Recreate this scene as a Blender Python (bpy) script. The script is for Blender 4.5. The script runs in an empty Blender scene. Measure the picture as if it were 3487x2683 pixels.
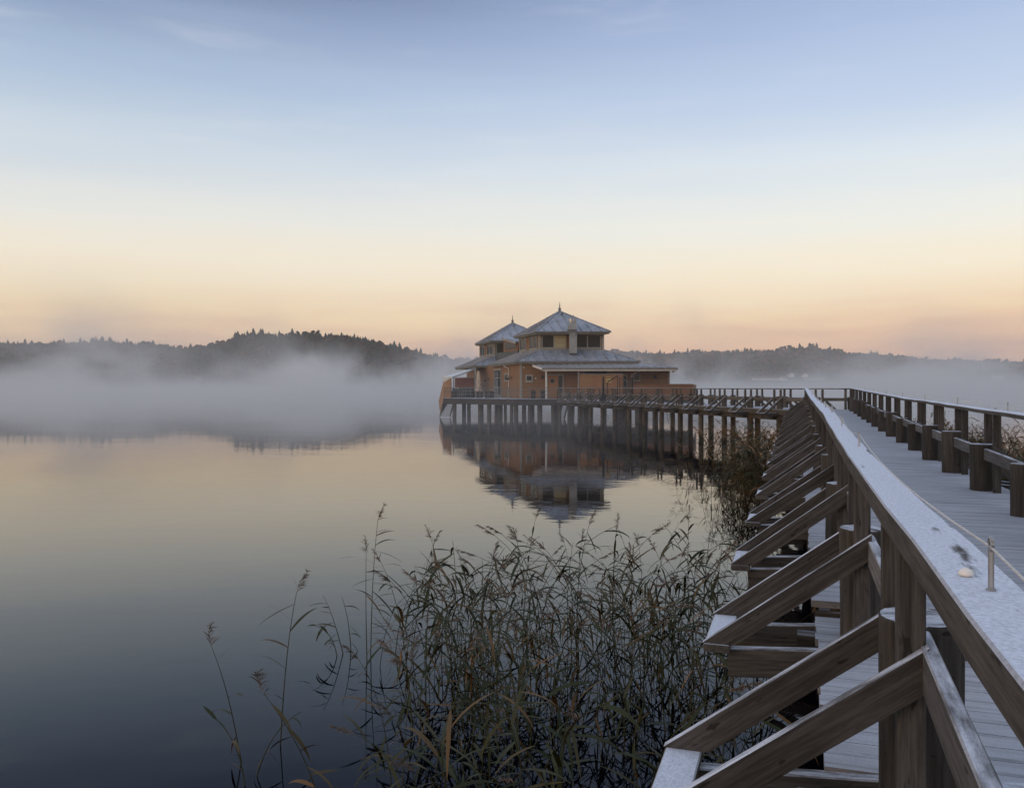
import bpy, math, random
import numpy as np
from mathutils import Vector, Matrix
R = math.radians
random.seed(7)
scn = bpy.context.scene
col = scn.collection

# ------------------------------------------------------------------ camera
F, CX, HZ, EYE = 2900.0, 1743.5, 1320.0, 2.9   # lens in picture units, centre column, horizon row, eye height over the water
cd = bpy.data.cameras.new('camera')
cd.sensor_width = 36.0
cd.lens = 36.0 * F / 3487.0
cd.clip_start = 0.05
cd.clip_end = 20000
cam = bpy.data.objects.new('camera', cd); col.objects.link(cam)
cam.location = (0, 0, EYE)
cam.rotation_euler = (R(90), 0, 0)
cd.shift_y = -(1341.5 - HZ) / 3487.0
scn.camera = cam

# ------------------------------------------------------------------ sky
def lin(c):
    return tuple(((v / 255.0) / 12.92 if v / 255.0 <= 0.04045 else ((v / 255.0 + 0.055) / 1.055) ** 2.4) for v in c) + (1.0,)

SUN_EL, SUN_AZ = R(3.0), R(-115.0)              # the sun is about to rise behind the viewer's left shoulder
W = bpy.data.worlds.new('World'); scn.world = W; W.use_nodes = True
nt = W.node_tree; nt.nodes.clear()
def N(t, typ, **kw):
    n = t.nodes.new(typ)
    for k, v in kw.items():
        if k.startswith('i_'): n.inputs[int(k[2:]) if k[2:].isdigit() else k[2:].replace('_', ' ')].default_value = v
        else: setattr(n, k, v)
    return n
def ramp(t, stops, interp='LINEAR'):
    r = t.nodes.new('ShaderNodeValToRGB'); e = r.color_ramp.elements
    r.color_ramp.interpolation = interp
    while len(e) < len(stops): e.new(0.5)
    for i, (p, c) in enumerate(stops):
        e[i].position = p; e[i].color = c if len(c) == 4 else lin(c)
    return r
tc = N(nt, 'ShaderNodeTexCoord')
sep = N(nt, 'ShaderNodeSeparateXYZ'); nt.links.new(tc.outputs['Generated'], sep.inputs[0])
zz = N(nt, 'ShaderNodeMath', operation='MAXIMUM', i_1=0.0); nt.links.new(sep.outputs['Z'], zz.inputs[0])
# faint drifting streaks of high cloud bend the bands a little
mp = N(nt, 'ShaderNodeMapping'); mp.inputs['Scale'].default_value = (1.3, 1.3, 14.0); mp.inputs['Rotation'].default_value = (0.0, R(4), 0)
nt.links.new(tc.outputs['Generated'], mp.inputs[0])
cn = N(nt, 'ShaderNodeTexNoise'); cn.inputs['Scale'].default_value = 1.6; cn.inputs['Detail'].default_value = 4
nt.links.new(mp.outputs[0], cn.inputs['Vector'])
cs = N(nt, 'ShaderNodeMath', operation='MULTIPLY_ADD', i_1=0.05, i_2=-0.025); nt.links.new(cn.outputs[0], cs.inputs[0])
zb = N(nt, 'ShaderNodeMath', operation='ADD'); nt.links.new(zz.outputs[0], zb.inputs[0]); nt.links.new(cs.outputs[0], zb.inputs[1])
LEFT = [(0.0, (242, 194, 160)), (0.04, (252, 210, 170)), (0.085, (254, 228, 188)), (0.14, (250, 238, 218)), (0.19, (237, 236, 230)),
        (0.25, (206, 218, 230)), (0.32, (170, 191, 218)), (0.38, (136, 156, 190)), (0.43, (90, 108, 144)), (0.56, (158, 175, 206)), (1.0, (194, 206, 226))]
RIGHT = [(0.0, (244, 186, 158)), (0.04, (254, 200, 164)), (0.08, (255, 222, 184)), (0.13, (255, 240, 216)), (0.18, (244, 242, 234)),
         (0.24, (220, 230, 240)), (0.31, (192, 208, 235)), (0.37, (170, 189, 224)), (0.43, (148, 168, 210)), (0.56, (176, 192, 218)), (1.0, (196, 207, 226))]
rl, rr = ramp(nt, LEFT), ramp(nt, RIGHT)
for r in (rl, rr): nt.links.new(zb.outputs[0], r.inputs[0])
az = N(nt, 'ShaderNodeMapRange', interpolation_type='SMOOTHSTEP'); az.inputs['From Min'].default_value = -0.55; az.inputs['From Max'].default_value = 0.45
nt.links.new(sep.outputs['X'], az.inputs[0])
mx = N(nt, 'ShaderNodeMix', data_type='RGBA'); nt.links.new(az.outputs[0], mx.inputs[0]); nt.links.new(rl.outputs[0], mx.inputs[6]); nt.links.new(rr.outputs[0], mx.inputs[7])
# low mauve haze cloud drifting just over the horizon, torn into streaks; thin pale cirrus higher up
mp2 = N(nt, 'ShaderNodeMapping'); mp2.inputs['Scale'].default_value = (2.4, 2.4, 22.0); mp2.inputs['Location'].default_value = (3.1, .7, .4)
nt.links.new(tc.outputs['Generated'], mp2.inputs[0])
n2 = N(nt, 'ShaderNodeTexNoise'); n2.inputs['Scale'].default_value = 1.5; n2.inputs['Detail'].default_value = 6; n2.inputs['Roughness'].default_value = .6
nt.links.new(mp2.outputs[0], n2.inputs['Vector'])
def mr(v, a, b, c, d):
    m = N(nt, 'ShaderNodeMapRange', interpolation_type='SMOOTHSTEP')
    for i_, x_ in enumerate((a, b, c, d)): m.inputs[i_ + 1].default_value = x_
    nt.links.new(v, m.inputs[0]); return m.outputs[0]
def mu(a, b):
    m = N(nt, 'ShaderNodeMath', operation='MULTIPLY'); nt.links.new(a, m.inputs[0])
    if isinstance(b, float): m.inputs[1].default_value = b
    else: nt.links.new(b, m.inputs[1])
    return m.outputs[0]
def over(fac, base, c_):
    m = N(nt, 'ShaderNodeMix', data_type='RGBA'); nt.links.new(fac, m.inputs[0]); nt.links.new(base, m.inputs[6]); m.inputs[7].default_value = lin(c_); return m.outputs[2]
lowf = mu(mu(mr(n2.outputs[0], .42, .68, 0, .55), mr(sep.outputs['Z'], .125, .05, 0, 1)), mr(sep.outputs['Z'], -.02, .03, .6, 1))
skyc = over(lowf, mx.outputs[2], (220, 176, 160))
mp3 = N(nt, 'ShaderNodeMapping'); mp3.inputs['Scale'].default_value = (1.2, 1.2, 9.0); mp3.inputs['Rotation'].default_value = (0, R(7), R(20)); nt.links.new(tc.outputs['Generated'], mp3.inputs[0])
n3 = N(nt, 'ShaderNodeTexNoise'); n3.inputs['Scale'].default_value = 2.6; n3.inputs['Detail'].default_value = 7; n3.inputs['Roughness'].default_value = .62; n3.inputs['Distortion'].default_value = .4
nt.links.new(mp3.outputs[0], n3.inputs['Vector'])
skyc = over(mu(mr(n3.outputs[0], .52, .80, 0, .26), mr(sep.outputs['Z'], .10, .2, 0, 1)), skyc, (236, 236, 240))
b1 = N(nt, 'ShaderNodeBackground'); b1.inputs['Strength'].default_value = 0.96; nt.links.new(skyc, b1.inputs[0])
sk = N(nt, 'ShaderNodeTexSky', sky_type='NISHITA', sun_disc=False, sun_elevation=SUN_EL, sun_rotation=SUN_AZ)
b2 = N(nt, 'ShaderNodeBackground'); b2.inputs['Strength'].default_value = 0.05; nt.links.new(sk.outputs[0], b2.inputs[0])
ad = N(nt, 'ShaderNodeAddShader'); nt.links.new(b1.outputs[0], ad.inputs[0]); nt.links.new(b2.outputs[0], ad.inputs[1])
wo = N(nt, 'ShaderNodeOutputWorld'); nt.links.new(ad.outputs[0], wo.inputs['Surface'])

# ------------------------------------------------------------------ sun: a soft warm glow from the left, not yet a disc
sl = bpy.data.lights.new('sun', 'SUN'); sl.energy = 0.9; sl.angle = R(35); sl.color = (1.0, 0.72, 0.48)
so = bpy.data.objects.new('sun', sl); col.objects.link(so)
sd = Vector((math.sin(SUN_AZ) * math.cos(SUN_EL), math.cos(SUN_AZ) * math.cos(SUN_EL), math.sin(SUN_EL + R(5))))
so.rotation_euler = (-sd).to_track_quat('-Z', 'Y').to_euler()

vs = scn.view_settings
vs.view_transform = 'Standard'; vs.look = 'None'; vs.exposure = 0.0; vs.gamma = 1.0; vs.use_curve_mapping = False
cy = scn.cycles
cy.use_denoising = True
cy.max_bounces = 6; cy.diffuse_bounces = 2; cy.glossy_bounces = 3; cy.transmission_bounces = 4; cy.transparent_max_bounces = 8; cy.volume_bounces = 2
cy.caustics_reflective = False; cy.caustics_refractive = False
cy.volume_step_rate = 1.0; cy.volume_max_steps = 96

# ------------------------------------------------------------------ helpers
def lerp(x, pts):
    return float(np.interp(x, [p[0] for p in pts], [p[1] for p in pts]))
def at(px, D, z=0.0):                                # a picture column at a distance, as a place on the lake
    return Vector(((px - CX) / F * D, D, z))
def zof(py, D):
    return EYE - (py - HZ) / F * D

def tag(o, label=None, cat=None, group=None, kind=None):
    if label: o['label'] = label
    if cat: o['category'] = cat
    if group: o['group'] = group
    if kind: o['kind'] = kind
    return o
def thing(name, loc, label, cat, group=None):
    o = bpy.data.objects.new(name, None); col.objects.link(o); o.location = loc; o.empty_display_size = 0.3
    return tag(o, label, cat, group)
WORLD = {}                                            # world matrices of the things and parts placed so far
def mw(o):
    if o is None: return Matrix.Identity(4)
    return mw(o.parent) @ o.matrix_basis
def link(name, me, mat, parent=None, M=None):
    o = bpy.data.objects.new(name, me)
    if mat is not None and not me.materials:
        for m in (mat if isinstance(mat, (list, tuple)) else [mat]): me.materials.append(m)
    col.objects.link(o)
    M = M if M is not None else Matrix.Identity(4)
    if parent is not None:
        o.parent = parent
        M = mw(parent).inverted() @ M
    o.matrix_basis = M
    return o
class MB:
    """collects vertices and faces for ONE mesh"""
    def __init__(s): s.v, s.f, s.m = [], [], []
    def add(s, v, f, mi=0):
        k = len(s.v); s.v += [tuple(p) for p in v]; s.f += [tuple(i + k for i in q) for q in f]; s.m += [mi] * len(f); return s
    def hull(s, lo, hi, mi=0):                        # two polygons of equal length, lower and upper
        n = len(lo); v = list(lo) + list(hi)
        f = [tuple(range(n))[::-1], tuple(range(n, 2 * n))] + [(i, (i + 1) % n, n + (i + 1) % n, n + i) for i in range(n)]
        return s.add(v, f, mi)
    def box(s, a, b, mi=0):
        (x0, y0, z0), (x1, y1, z1) = a, b
        return s.hull([(x0, y0, z0), (x1, y0, z0), (x1, y1, z0), (x0, y1, z0)], [(x0, y0, z1), (x1, y0, z1), (x1, y1, z1), (x0, y1, z1)], mi)
    def slab(s, o, ux, uy, uz, mi=0):                 # a parallelepiped from a corner and three edges
        o, ux, uy, uz = Vector(o), Vector(ux), Vector(uy), Vector(uz)
        lo = [o, o + ux, o + ux + uy, o + uy]
        return s.hull(lo, [p + uz for p in lo], mi)
    def bar(s, p, q, w, h, up=(0, 0, 1), mi=0):       # a squared timber from p to q
        p, q = Vector(p), Vector(q); d = (q - p).normalized(); up = Vector(up)
        sd_ = d.cross(up)
        if sd_.length < 1e-4: sd_ = d.cross(Vector((0, 1, 0)))
        sd_.normalize(); up = sd_.cross(d)
        a, b = sd_ * w / 2, up * h / 2
        return s.hull([p - a - b, p + a - b, p + a + b, p - a + b], [q - a - b, q + a - b, q + a + b, q - a + b], mi)
    def tube(s, pts, rad, n=8, mi=0, cap=True):
        pts = [Vector(p) for p in pts]; rad = rad if isinstance(rad, (list, tuple)) else [rad] * len(pts)
        rings = []; k0 = len(s.v)
        for i, p in enumerate(pts):
            d = (pts[min(i + 1, len(pts) - 1)] - pts[max(i - 1, 0)]).normalized()
            a = d.cross(Vector((0, 0, 1)) if abs(d.z) < .95 else Vector((1, 0, 0))).normalized(); b = a.cross(d)
            s.v += [tuple(p + (a * math.cos(t) + b * math.sin(t)) * rad[i]) for t in (2 * math.pi * j / n for j in range(n))]
        for i in range(len(pts) - 1):
            for j in range(n):
                A, B = k0 + i * n + j, k0 + i * n + (j + 1) % n
                s.f.append((A, B, B + n, A + n)); s.m.append(mi)
        if cap:
            s.f.append(tuple(k0 + j for j in range(n))[::-1]); s.m.append(mi)
            e = k0 + (len(pts) - 1) * n
            s.f.append(tuple(e + j for j in range(n))); s.m.append(mi)
        return s
    def mesh(s, name):
        me = bpy.data.meshes.new(name); me.from_pydata(s.v, [], s.f)
        if any(s.m): me.polygons.foreach_set('material_index', s.m)
        me.update(); return me
    def build(s, name, mat, parent=None, M=None, smooth=False):
        me = s.mesh(name)
        if smooth: me.polygons.foreach_set('use_smooth', [True] * len(me.polygons))
        return link(name, me, mat, parent, M)
def frame(p, q, up=(0, 0, 1)):
    """matrix whose x axis runs from p to q; returns it with the length"""
    p, q = Vector(p), Vector(q); d = q - p; L = d.length; d.normalize(); up = Vector(up)
    y = up.cross(d)
    if y.length < 1e-4: y = Vector((0, 1, 0))
    y.normalize(); z = d.cross(y)
    return Matrix(((d.x, y.x, z.x, p.x), (d.y, y.y, z.y, p.y), (d.z, y.z, z.z, p.z), (0, 0, 0, 1))), L
BEAMS = {}
def beam(name, p, q, w, h, mat, parent=None, up=(0, 0, 1), bev=.006):
    """a timber as a part of its own, grain along its own x axis, edges slightly rounded"""
    M, L = frame(p, q, up)
    key = (round(L, 3), w, h, bev, mat.name)
    me = BEAMS.get(key)
    if me is None:
        b = MB(); c = bev
        sec = [(-w / 2 + c, -h / 2), (w / 2 - c, -h / 2), (w / 2, -h / 2 + c), (w / 2, h / 2 - c), (w / 2 - c, h / 2), (-w / 2 + c, h / 2), (-w / 2, h / 2 - c), (-w / 2, -h / 2 + c)]
        b.hull([(0, y, z) for y, z in sec], [(L, y, z) for y, z in sec])
        me = BEAMS[key] = b.mesh(name); me.materials.append(mat)
    return link(name, me, None, parent, M)
# ------------------------------------------------------------------ materials
def mat(name):
    m = bpy.data.materials.new(name); m.use_nodes = True; t = m.node_tree; t.nodes.clear()
    o = N(t, 'ShaderNodeOutputMaterial'); p = N(t, 'ShaderNodeBsdfPrincipled'); t.links.new(p.outputs[0], o.inputs[0])
    return m, t, p, o
def noise(t, vec, scale, detail=4.0, rough=.55, stretch=None):
    if stretch:
        mp_ = N(t, 'ShaderNodeMapping'); mp_.inputs['Scale'].default_value = stretch; t.links.new(vec, mp_.inputs[0]); vec = mp_.outputs[0]
    n = N(t, 'ShaderNodeTexNoise'); n.inputs['Scale'].default_value = scale; n.inputs['Detail'].default_value = detail; n.inputs['Roughness'].default_value = rough
    t.links.new(vec, n.inputs['Vector']); return n.outputs[0]
def mixc(t, fac, a, b, mode='MIX'):
    m = N(t, 'ShaderNodeMix', data_type='RGBA', blend_type=mode)
    for s, v in ((0, fac), (6, a), (7, b)):
        if hasattr(v, 'is_output'): t.links.new(v, m.inputs[s])
        else: m.inputs[s].default_value = v if s == 0 else (tuple(v) + (1,) if len(v) == 3 else v)
    return m.outputs[2]
def rng(t, v, a, b, c=0., d=1.):
    m = N(t, 'ShaderNodeMapRange', interpolation_type='SMOOTHSTEP')
    for i, x in enumerate((a, b, c, d)): m.inputs[i + 1].default_value = x
    t.links.new(v, m.inputs[0]); return m.outputs[0]
def math_(t, op, a, b=0.):
    m = N(t, 'ShaderNodeMath', operation=op)
    for i, x in enumerate((a, b)):
        if hasattr(x, 'is_output'): t.links.new(x, m.inputs[i])
        else: m.inputs[i].default_value = x
    return m.outputs[0]
def bump(t, p, h, strength=.4, dist=.01):
    b = N(t, 'ShaderNodeBump'); b.inputs['Strength'].default_value = strength; b.inputs['Distance'].default_value = dist
    t.links.new(h, b.inputs['Height']); t.links.new(b.outputs[0], p.inputs['Normal'])
FROST = (.72, .75, .84)
def wood(name, c1, c2, frost=1.0, grain=(1.2, 22, 22), scale=2.2, lo=.55, hi=.85, wear=.35, coord='Object', rough=.8, spread=(1, 5, 5), base=.30, grit=.72, wet=False):
    """weathered timber with grain along the part's own x axis; rime lies on whatever faces up"""
    m, t, p, o = mat(name)
    tc_ = N(t, 'ShaderNodeTexCoord'); v = tc_.outputs[coord]
    oi = N(t, 'ShaderNodeObjectInfo')
    va = N(t, 'ShaderNodeVectorMath', operation='ADD'); t.links.new(v, va.inputs[0])
    ml = math_(t, 'MULTIPLY', oi.outputs['Random'], 37.0); cb = N(t, 'ShaderNodeCombineXYZ')
    for i in range(3): t.links.new(ml, cb.inputs[i])
    t.links.new(cb.outputs[0], va.inputs[1]); v = va.outputs[0]
    g = noise(t, v, scale, 6, .65, grain)
    big = noise(t, v, .9, 3)
    knot = noise(t, v, 3.0, 2, .5, (2.6, 9, 9)); pore = noise(t, v, 6.0, 3, .7, (2.0, 40, 40))
    cgr = mixc(t, rng(t, g, .3, .72), c1, c2)
    cgr = mixc(t, rng(t, knot, .66, .73, 0, .8), cgr, tuple(x * .35 for x in c1))
    cgr = mixc(t, rng(t, pore, .55, .75, 0, .6), cgr, tuple(x * .3 for x in c1))
    k = math_(t, 'ADD', math_(t, 'MULTIPLY', oi.outputs['Random'], .5), math_(t, 'MULTIPLY', big, .9))
    kk = N(t, 'ShaderNodeCombineColor')
    for i in range(3): t.links.new(math_(t, 'ADD', k, .3), kk.inputs[i])
    cgr = mixc(t, 1.0, cgr, kk.outputs[0], 'MULTIPLY')
    ge = N(t, 'ShaderNodeNewGeometry'); sx = N(t, 'ShaderNodeSeparateXYZ'); t.links.new(ge.outputs['Normal'], sx.inputs[0])
    if wet:                                            # a stained, soaked band just over the waterline, ragged at its upper edge
        sp_ = N(t, 'ShaderNodeSeparateXYZ'); t.links.new(ge.outputs['Position'], sp_.inputs[0])
        hgt = math_(t, 'ADD', sp_.outputs['Z'], math_(t, 'MULTIPLY', big, -.55))
        cgr = mixc(t, rng(t, hgt, .14, -.06, 0, .8), cgr, (.012, .014, .009))
    fine = noise(t, v, 95., 4, .7)
    f = rng(t, sx.outputs['Z'], lo, hi)
    wearn = rng(t, noise(t, v, 3.2, 5, .6, spread), base, base + wear, 0, 1)
    f = math_(t, 'MULTIPLY', math_(t, 'MULTIPLY', f, wearn), frost)
    f = math_(t, 'MULTIPLY', f, rng(t, fine, .3, .62, grit, 1))
    t.links.new(mixc(t, f, cgr, FROST), p.inputs['Base Color'])
    p.inputs['Roughness'].default_value = rough
    p.inputs['Specular IOR Level'].default_value = .25
    bump(t, p, math_(t, 'ADD', g, math_(t, 'MULTIPLY', math_(t, 'MULTIPLY', fine, f), 1.2)), .5, .006)
    return m
def plain(name, c, rough=.6, metal=0., var=.25, scale=3., spec=.4, stretch=None):
    m, t, p, o = mat(name)
    tc_ = N(t, 'ShaderNodeTexCoord')
    n = noise(t, tc_.outputs['Object'], scale, 5, .6, stretch)
    t.links.new(mixc(t, rng(t, n, .25, .75), tuple(x * (1 - var) for x in c), tuple(min(1, x * (1 + var)) for x in c)), p.inputs['Base Color'])
    p.inputs['Roughness'].default_value = rough; p.inputs['Metallic'].default_value = metal; p.inputs['Specular IOR Level'].default_value = spec
    return m
def siding(name, c, pitch=.14, axis='Z', var=.3):
    """painted boards: a shadow groove every PITCH metres, faded and streaked paint"""
    m, t, p, o = mat(name)
    ge = N(t, 'ShaderNodeNewGeometry'); sx = N(t, 'ShaderNodeSeparateXYZ'); t.links.new(ge.outputs['Position'], sx.inputs[0])
    q = math_(t, 'DIVIDE', sx.outputs[axis], pitch)
    fr = math_(t, 'FRACT', q); fl = math_(t, 'FLOOR', q)
    wn = N(t, 'ShaderNodeTexWhiteNoise', noise_dimensions='1D'); t.links.new(fl, wn.inputs['W'])
    n = noise(t, ge.outputs['Position'], 1.1, 6, .65)
    k = math_(t, 'ADD', math_(t, 'MULTIPLY', wn.outputs[0], .28), math_(t, 'MULTIPLY', n, .7))
    cc = mixc(t, k, tuple(x * (1 - var) for x in c), tuple(x * (1 + var) for x in c))
    gro = rng(t, fr, .0, .12)
    t.links.new(cc, p.inputs['Base Color'])
    p.inputs['Roughness'].default_value = .65; p.inputs['Specular IOR Level'].default_value = .3
    bump(t, p, gro, 1.0, .03)
    return m

WOOD = wood('weathered_timber', (.029, .0268, .025), (.084, .078, .073))
WOODG = wood('grey_timber', (.034, .031, .028), (.090, .082, .074))
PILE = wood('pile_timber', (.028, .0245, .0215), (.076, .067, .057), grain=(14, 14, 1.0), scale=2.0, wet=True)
DECK = wood('frosted_decking', (.15, .145, .145), (.25, .24, .24), frost=.55, wear=.55, lo=.5, hi=.7, grain=(1.2, 22, 22), scale=2.2, spread=(.45, 6.6, 1), base=.10)
RAIL = wood('frosted_handrail', (.055, .050, .045), (.125, .115, .104), frost=1.0, wear=.14, base=.25, spread=(.8, 5, 5), grit=.66)
RIMED = wood('rimed_timber', (.070, .067, .065), (.16, .155, .155), frost=1.0)
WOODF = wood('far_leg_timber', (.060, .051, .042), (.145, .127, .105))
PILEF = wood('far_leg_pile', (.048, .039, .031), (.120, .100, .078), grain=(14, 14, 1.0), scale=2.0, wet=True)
DARKW = wood('dark_wet_timber', (.030, .025, .021), (.075, .062, .050), frost=.25)
ORANGE = siding('ochre_boarding', (.235, .122, .050))
ORANGEV = siding('ochre_upright_boarding', (.225, .108, .044), .16, 'X')
OSCREEN = siding('ochre_screen_boarding', (.28, .134, .046), .2)
BROWNB = siding('brown_fence_boarding', (.165, .078, .036), .2)
REDW = siding('dark_red_boarding', (.11, .032, .020), .16)
TRIM = plain('pale_grey_trim', (.27, .265, .232), .6, var=.12)
WHITE = plain('white_paint', (.62, .60, .55), .55, var=.1)
DOORM = plain('varnished_door', (.28, .13, .05), .45, var=.2, stretch=(6, 6, 1))
STEEL = plain('grey_steel', (.16, .17, .17), .5, .5, .2)
GALV = plain('galvanised_steel', (.36, .37, .38), .45, .7, .2)
BLACK = plain('black_steel', (.018, .018, .020), .5, .2, .3)
DARKF = plain('dark_cover_fabric', (.028, .030, .036), .75, 0, .3)
CREAM = plain('cream_canvas', (.62, .50, .38), .85, 0, .15)
BLUEF = plain('blue_fabric', (.03, .05, .14), .8)
CHIM = plain('pale_chimney_metal', (.30, .305, .30), .5, .3, .12)
BOATM = plain('boat_paint', (.16, .16, .16), .5, 0, .2)
GREYW = plain('dark_grey_cladding', (.075, .082, .082), .6, 0, .2, 1.2)
ROPEM = plain('pale_rope', (.55, .54, .52), .8, 0, .2, 60)
SNOW = plain('frozen_lump', (.78, .74, .68), .6, 0, .08)
SIGNY = plain('yellow_notice', (.50, .36, .14), .6, 0, .2)
def roof_mat(name):
    m, t, p, o = mat(name)
    ge = N(t, 'ShaderNodeNewGeometry')
    n = noise(t, ge.outputs['Position'], .55, 5, .6); f = noise(t, ge.outputs['Position'], 5., 5, .7, (1, 1, .3))
    c = mixc(t, rng(t, n, .3, .7), (.17, .185, .21), (.30, .32, .365))
    c = mixc(t, rng(t, f, .35, .7, 0, .6), c, (.46, .49, .56))
    t.links.new(c, p.inputs['Base Color']); p.inputs['Roughness'].default_value = .55; p.inputs['Metallic'].default_value = .25
    return m
ROOF = roof_mat('rimed_zinc_roof')
def pane_mat(name, c, rough=.03):
    m, t, p, o = mat(name)
    p.inputs['Base Color'].default_value = c + (1,); p.inputs['Roughness'].default_value = rough; p.inputs['Specular IOR Level'].default_value = .16
    return m
GLASS = pane_mat('dark_window_glass', (.022, .028, .028))
def clear_glass(name):
    m, t, p, o = mat(name)
    p.inputs['Base Color'].default_value = (.62, .68, .70, 1); p.inputs['Roughness'].default_value = .25; p.inputs['Alpha'].default_value = .75
    return m
AWNG = clear_glass('frosted_awning_glass')
def water_mat():
    m, t, p, o = mat('lake_water')
    ge = N(t, 'ShaderNodeNewGeometry')
    p.inputs['Base Color'].default_value = (.001, .0015, .003, 1); p.inputs['Roughness'].default_value = .02; p.inputs['IOR'].default_value = 1.265
    a = noise(t, ge.outputs['Position'], 1.0, 2, .5, (1.3, 2.6, 1)); b = noise(t, ge.outputs['Position'], 1.0, 2, .5, (.14, .34, 1))
    bd = noise(t, ge.outputs['Position'], 1.0, 2, .5, (.012, .035, 1))
    k = rng(t, bd, .35, .7, .25, 1.)
    h = math_(t, 'MULTIPLY', math_(t, 'ADD', math_(t, 'MULTIPLY', a, .35), b), k)
    bump(t, p, h, 1.0, .0105)
    return m
WATER = water_mat()
def foliage(name, stops, scale=.02, rough=.8, trans=0.0):
    m, t, p, o = mat(name)
    ge = N(t, 'ShaderNodeNewGeometry'); at_ = N(t, 'ShaderNodeAttribute', attribute_name='tint'); oi = N(t, 'ShaderNodeObjectInfo')
    n = noise(t, ge.outputs['Position'], scale, 3)
    k = math_(t, 'ADD', math_(t, 'ADD', math_(t, 'MULTIPLY', n, .35), math_(t, 'MULTIPLY', at_.outputs['Fac'], .75)), math_(t, 'MULTIPLY', oi.outputs['Random'], .12))
    r_ = ramp(t, [(a, c + (1,)) for a, c in stops]); t.links.new(k, r_.inputs[0])
    t.links.new(r_.outputs[0], p.inputs['Base Color']); p.inputs['Roughness'].default_value = rough; p.inputs['Specular IOR Level'].default_value = .2
    return m
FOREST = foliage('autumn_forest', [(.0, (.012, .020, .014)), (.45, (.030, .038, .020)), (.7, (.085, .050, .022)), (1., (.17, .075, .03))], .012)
REED = foliage('reed_leaf', [(.0, (.010, .014, .008)), (.4, (.022, .030, .010)), (.65, (.054, .048, .017)), (.9, (.10, .060, .024)), (1., (.17, .085, .03))], 1.2, .6)
PLUME = foliage('reed_plume', [(.0, (.07, .055, .045)), (1., (.19, .145, .115))], 3., .9)
FOREST_SUNLIT = foliage('sunlit_ridge_forest', [(.0, (.020, .026, .020)), (.45, (.050, .052, .030)), (.7, (.13, .080, .050)), (1., (.26, .13, .085))], .012)  # autumn forest lightened and pinkened: sunlight on the crowns is in the colour
SKYPANE = plain('painted_sky_reflection', (.36, .31, .18), .7, 0, .12)  # pale pane colour standing in for bright sky mirrored in the glass
SOIL = plain('forest_floor', (.030, .030, .022), .95, 0, .3, .02)
# ------------------------------------------------------------------ lake, hills and forest
tag(MB().add([(-3200, -60, 0), (3200, -60, 0), (3200, 3400, 0), (-3200, 3400, 0)], [(0, 1, 2, 3)]).build('lake_water', WATER), 'calm steaming lake mirroring the dawn sky', kind='structure')

def value_noise(seed):
    r = np.random.RandomState(seed); g = r.rand(64, 64)
    def f(x, y):
        x = np.asarray(x, float); y = np.asarray(y, float)
        xi = np.floor(x).astype(int); yi = np.floor(y).astype(int); fx = x - xi; fy = y - yi
        fx = fx * fx * (3 - 2 * fx); fy = fy * fy * (3 - 2 * fy)
        a, b = g[xi % 64, yi % 64], g[(xi + 1) % 64, yi % 64]; c, d = g[xi % 64, (yi + 1) % 64], g[(xi + 1) % 64, (yi + 1) % 64]
        return (a * (1 - fx) + b * fx) * (1 - fy) + (c * (1 - fx) + d * fx) * fy
    return f
VN = value_noise(3)
def npmesh(name, V, T, mat_, tint=None, parent=None):
    me = bpy.data.meshes.new(name); V = np.asarray(V, np.float32); T = np.asarray(T, np.int32); k = T.shape[1]
    me.vertices.add(len(V)); me.vertices.foreach_set('co', V.ravel())
    me.loops.add(T.size); me.loops.foreach_set('vertex_index', T.ravel())
    me.polygons.add(len(T)); me.polygons.foreach_set('loop_start', np.arange(0, T.size, k, dtype=np.int32)); me.polygons.foreach_set('loop_total', np.full(len(T), k, np.int32))
    me.update(calc_edges=True)
    if tint is not None:
        a = me.attributes.new('tint', 'FLOAT', 'POINT'); a.data.foreach_set('value', np.asarray(tint, np.float32))
    me.materials.append(mat_)
    return link(name, me, None, parent)

class Hill:
    def __init__(s, sky, crest, shore, back, tree):
        s.sky, s.crest, s.shore, s.back, s.tree = sky, crest, shore, back, tree
    def top(s, px):                                    # ground height of the crest seen in a column
        return np.maximum((HZ - np.interp(px, [p[0] for p in s.sky], [p[1] for p in s.sky])) / F * s.crest + EYE - s.tree, 2)
    def z(s, px, D):
        t = np.clip((D - s.shore) / (s.crest - s.shore), -.2, 1)
        up = np.where(t > 0, t ** .8, t)
        dn = np.clip((D - s.crest) / s.back, 0, 1)
        wob = (VN(px / 60., D / 60.) - .5) * .16 * np.sin(np.clip(t, 0, 1) * math.pi)
        return s.top(px) * (up + wob) * (1 - dn * .5) + .2 * np.sign(t)
    def terrain(s, name, label):
        P = np.linspace(s.sky[0][0], s.sky[-1][0], 110); Dd = np.concatenate([np.linspace(s.shore - 30, s.crest, 16), np.linspace(s.crest + 40, s.crest + s.back, 6)])
        PP, DD = np.meshgrid(P, Dd); V = np.stack([(PP - CX) / F * DD, DD, s.z(PP, DD)], -1).reshape(-1, 3)
        n, k = PP.shape; I = np.arange(n * k).reshape(n, k)
        T = np.stack([I[:-1, :-1], I[:-1, 1:], I[1:, 1:], I[1:, :-1]], -1).reshape(-1, 4)
        tag(npmesh(name, V, T, SOIL), label, kind='structure')
LEFTH = Hill([(-1500, 1215), (-700, 1200), (0, 1168), (242, 1164), (330, 1159), (440, 1164), (571, 1175), (630, 1185), (696, 1173), (762, 1161), (791, 1143), (864, 1134), (952, 1138),
              (1062, 1131), (1172, 1142), (1245, 1152), (1319, 1169), (1392, 1188), (1465, 1208), (1524, 1217), (1600, 1221), (1700, 1230), (1900, 1262), (2100, 1300), (2200, 1312)], 900., 625., 260., 8.)
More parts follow.
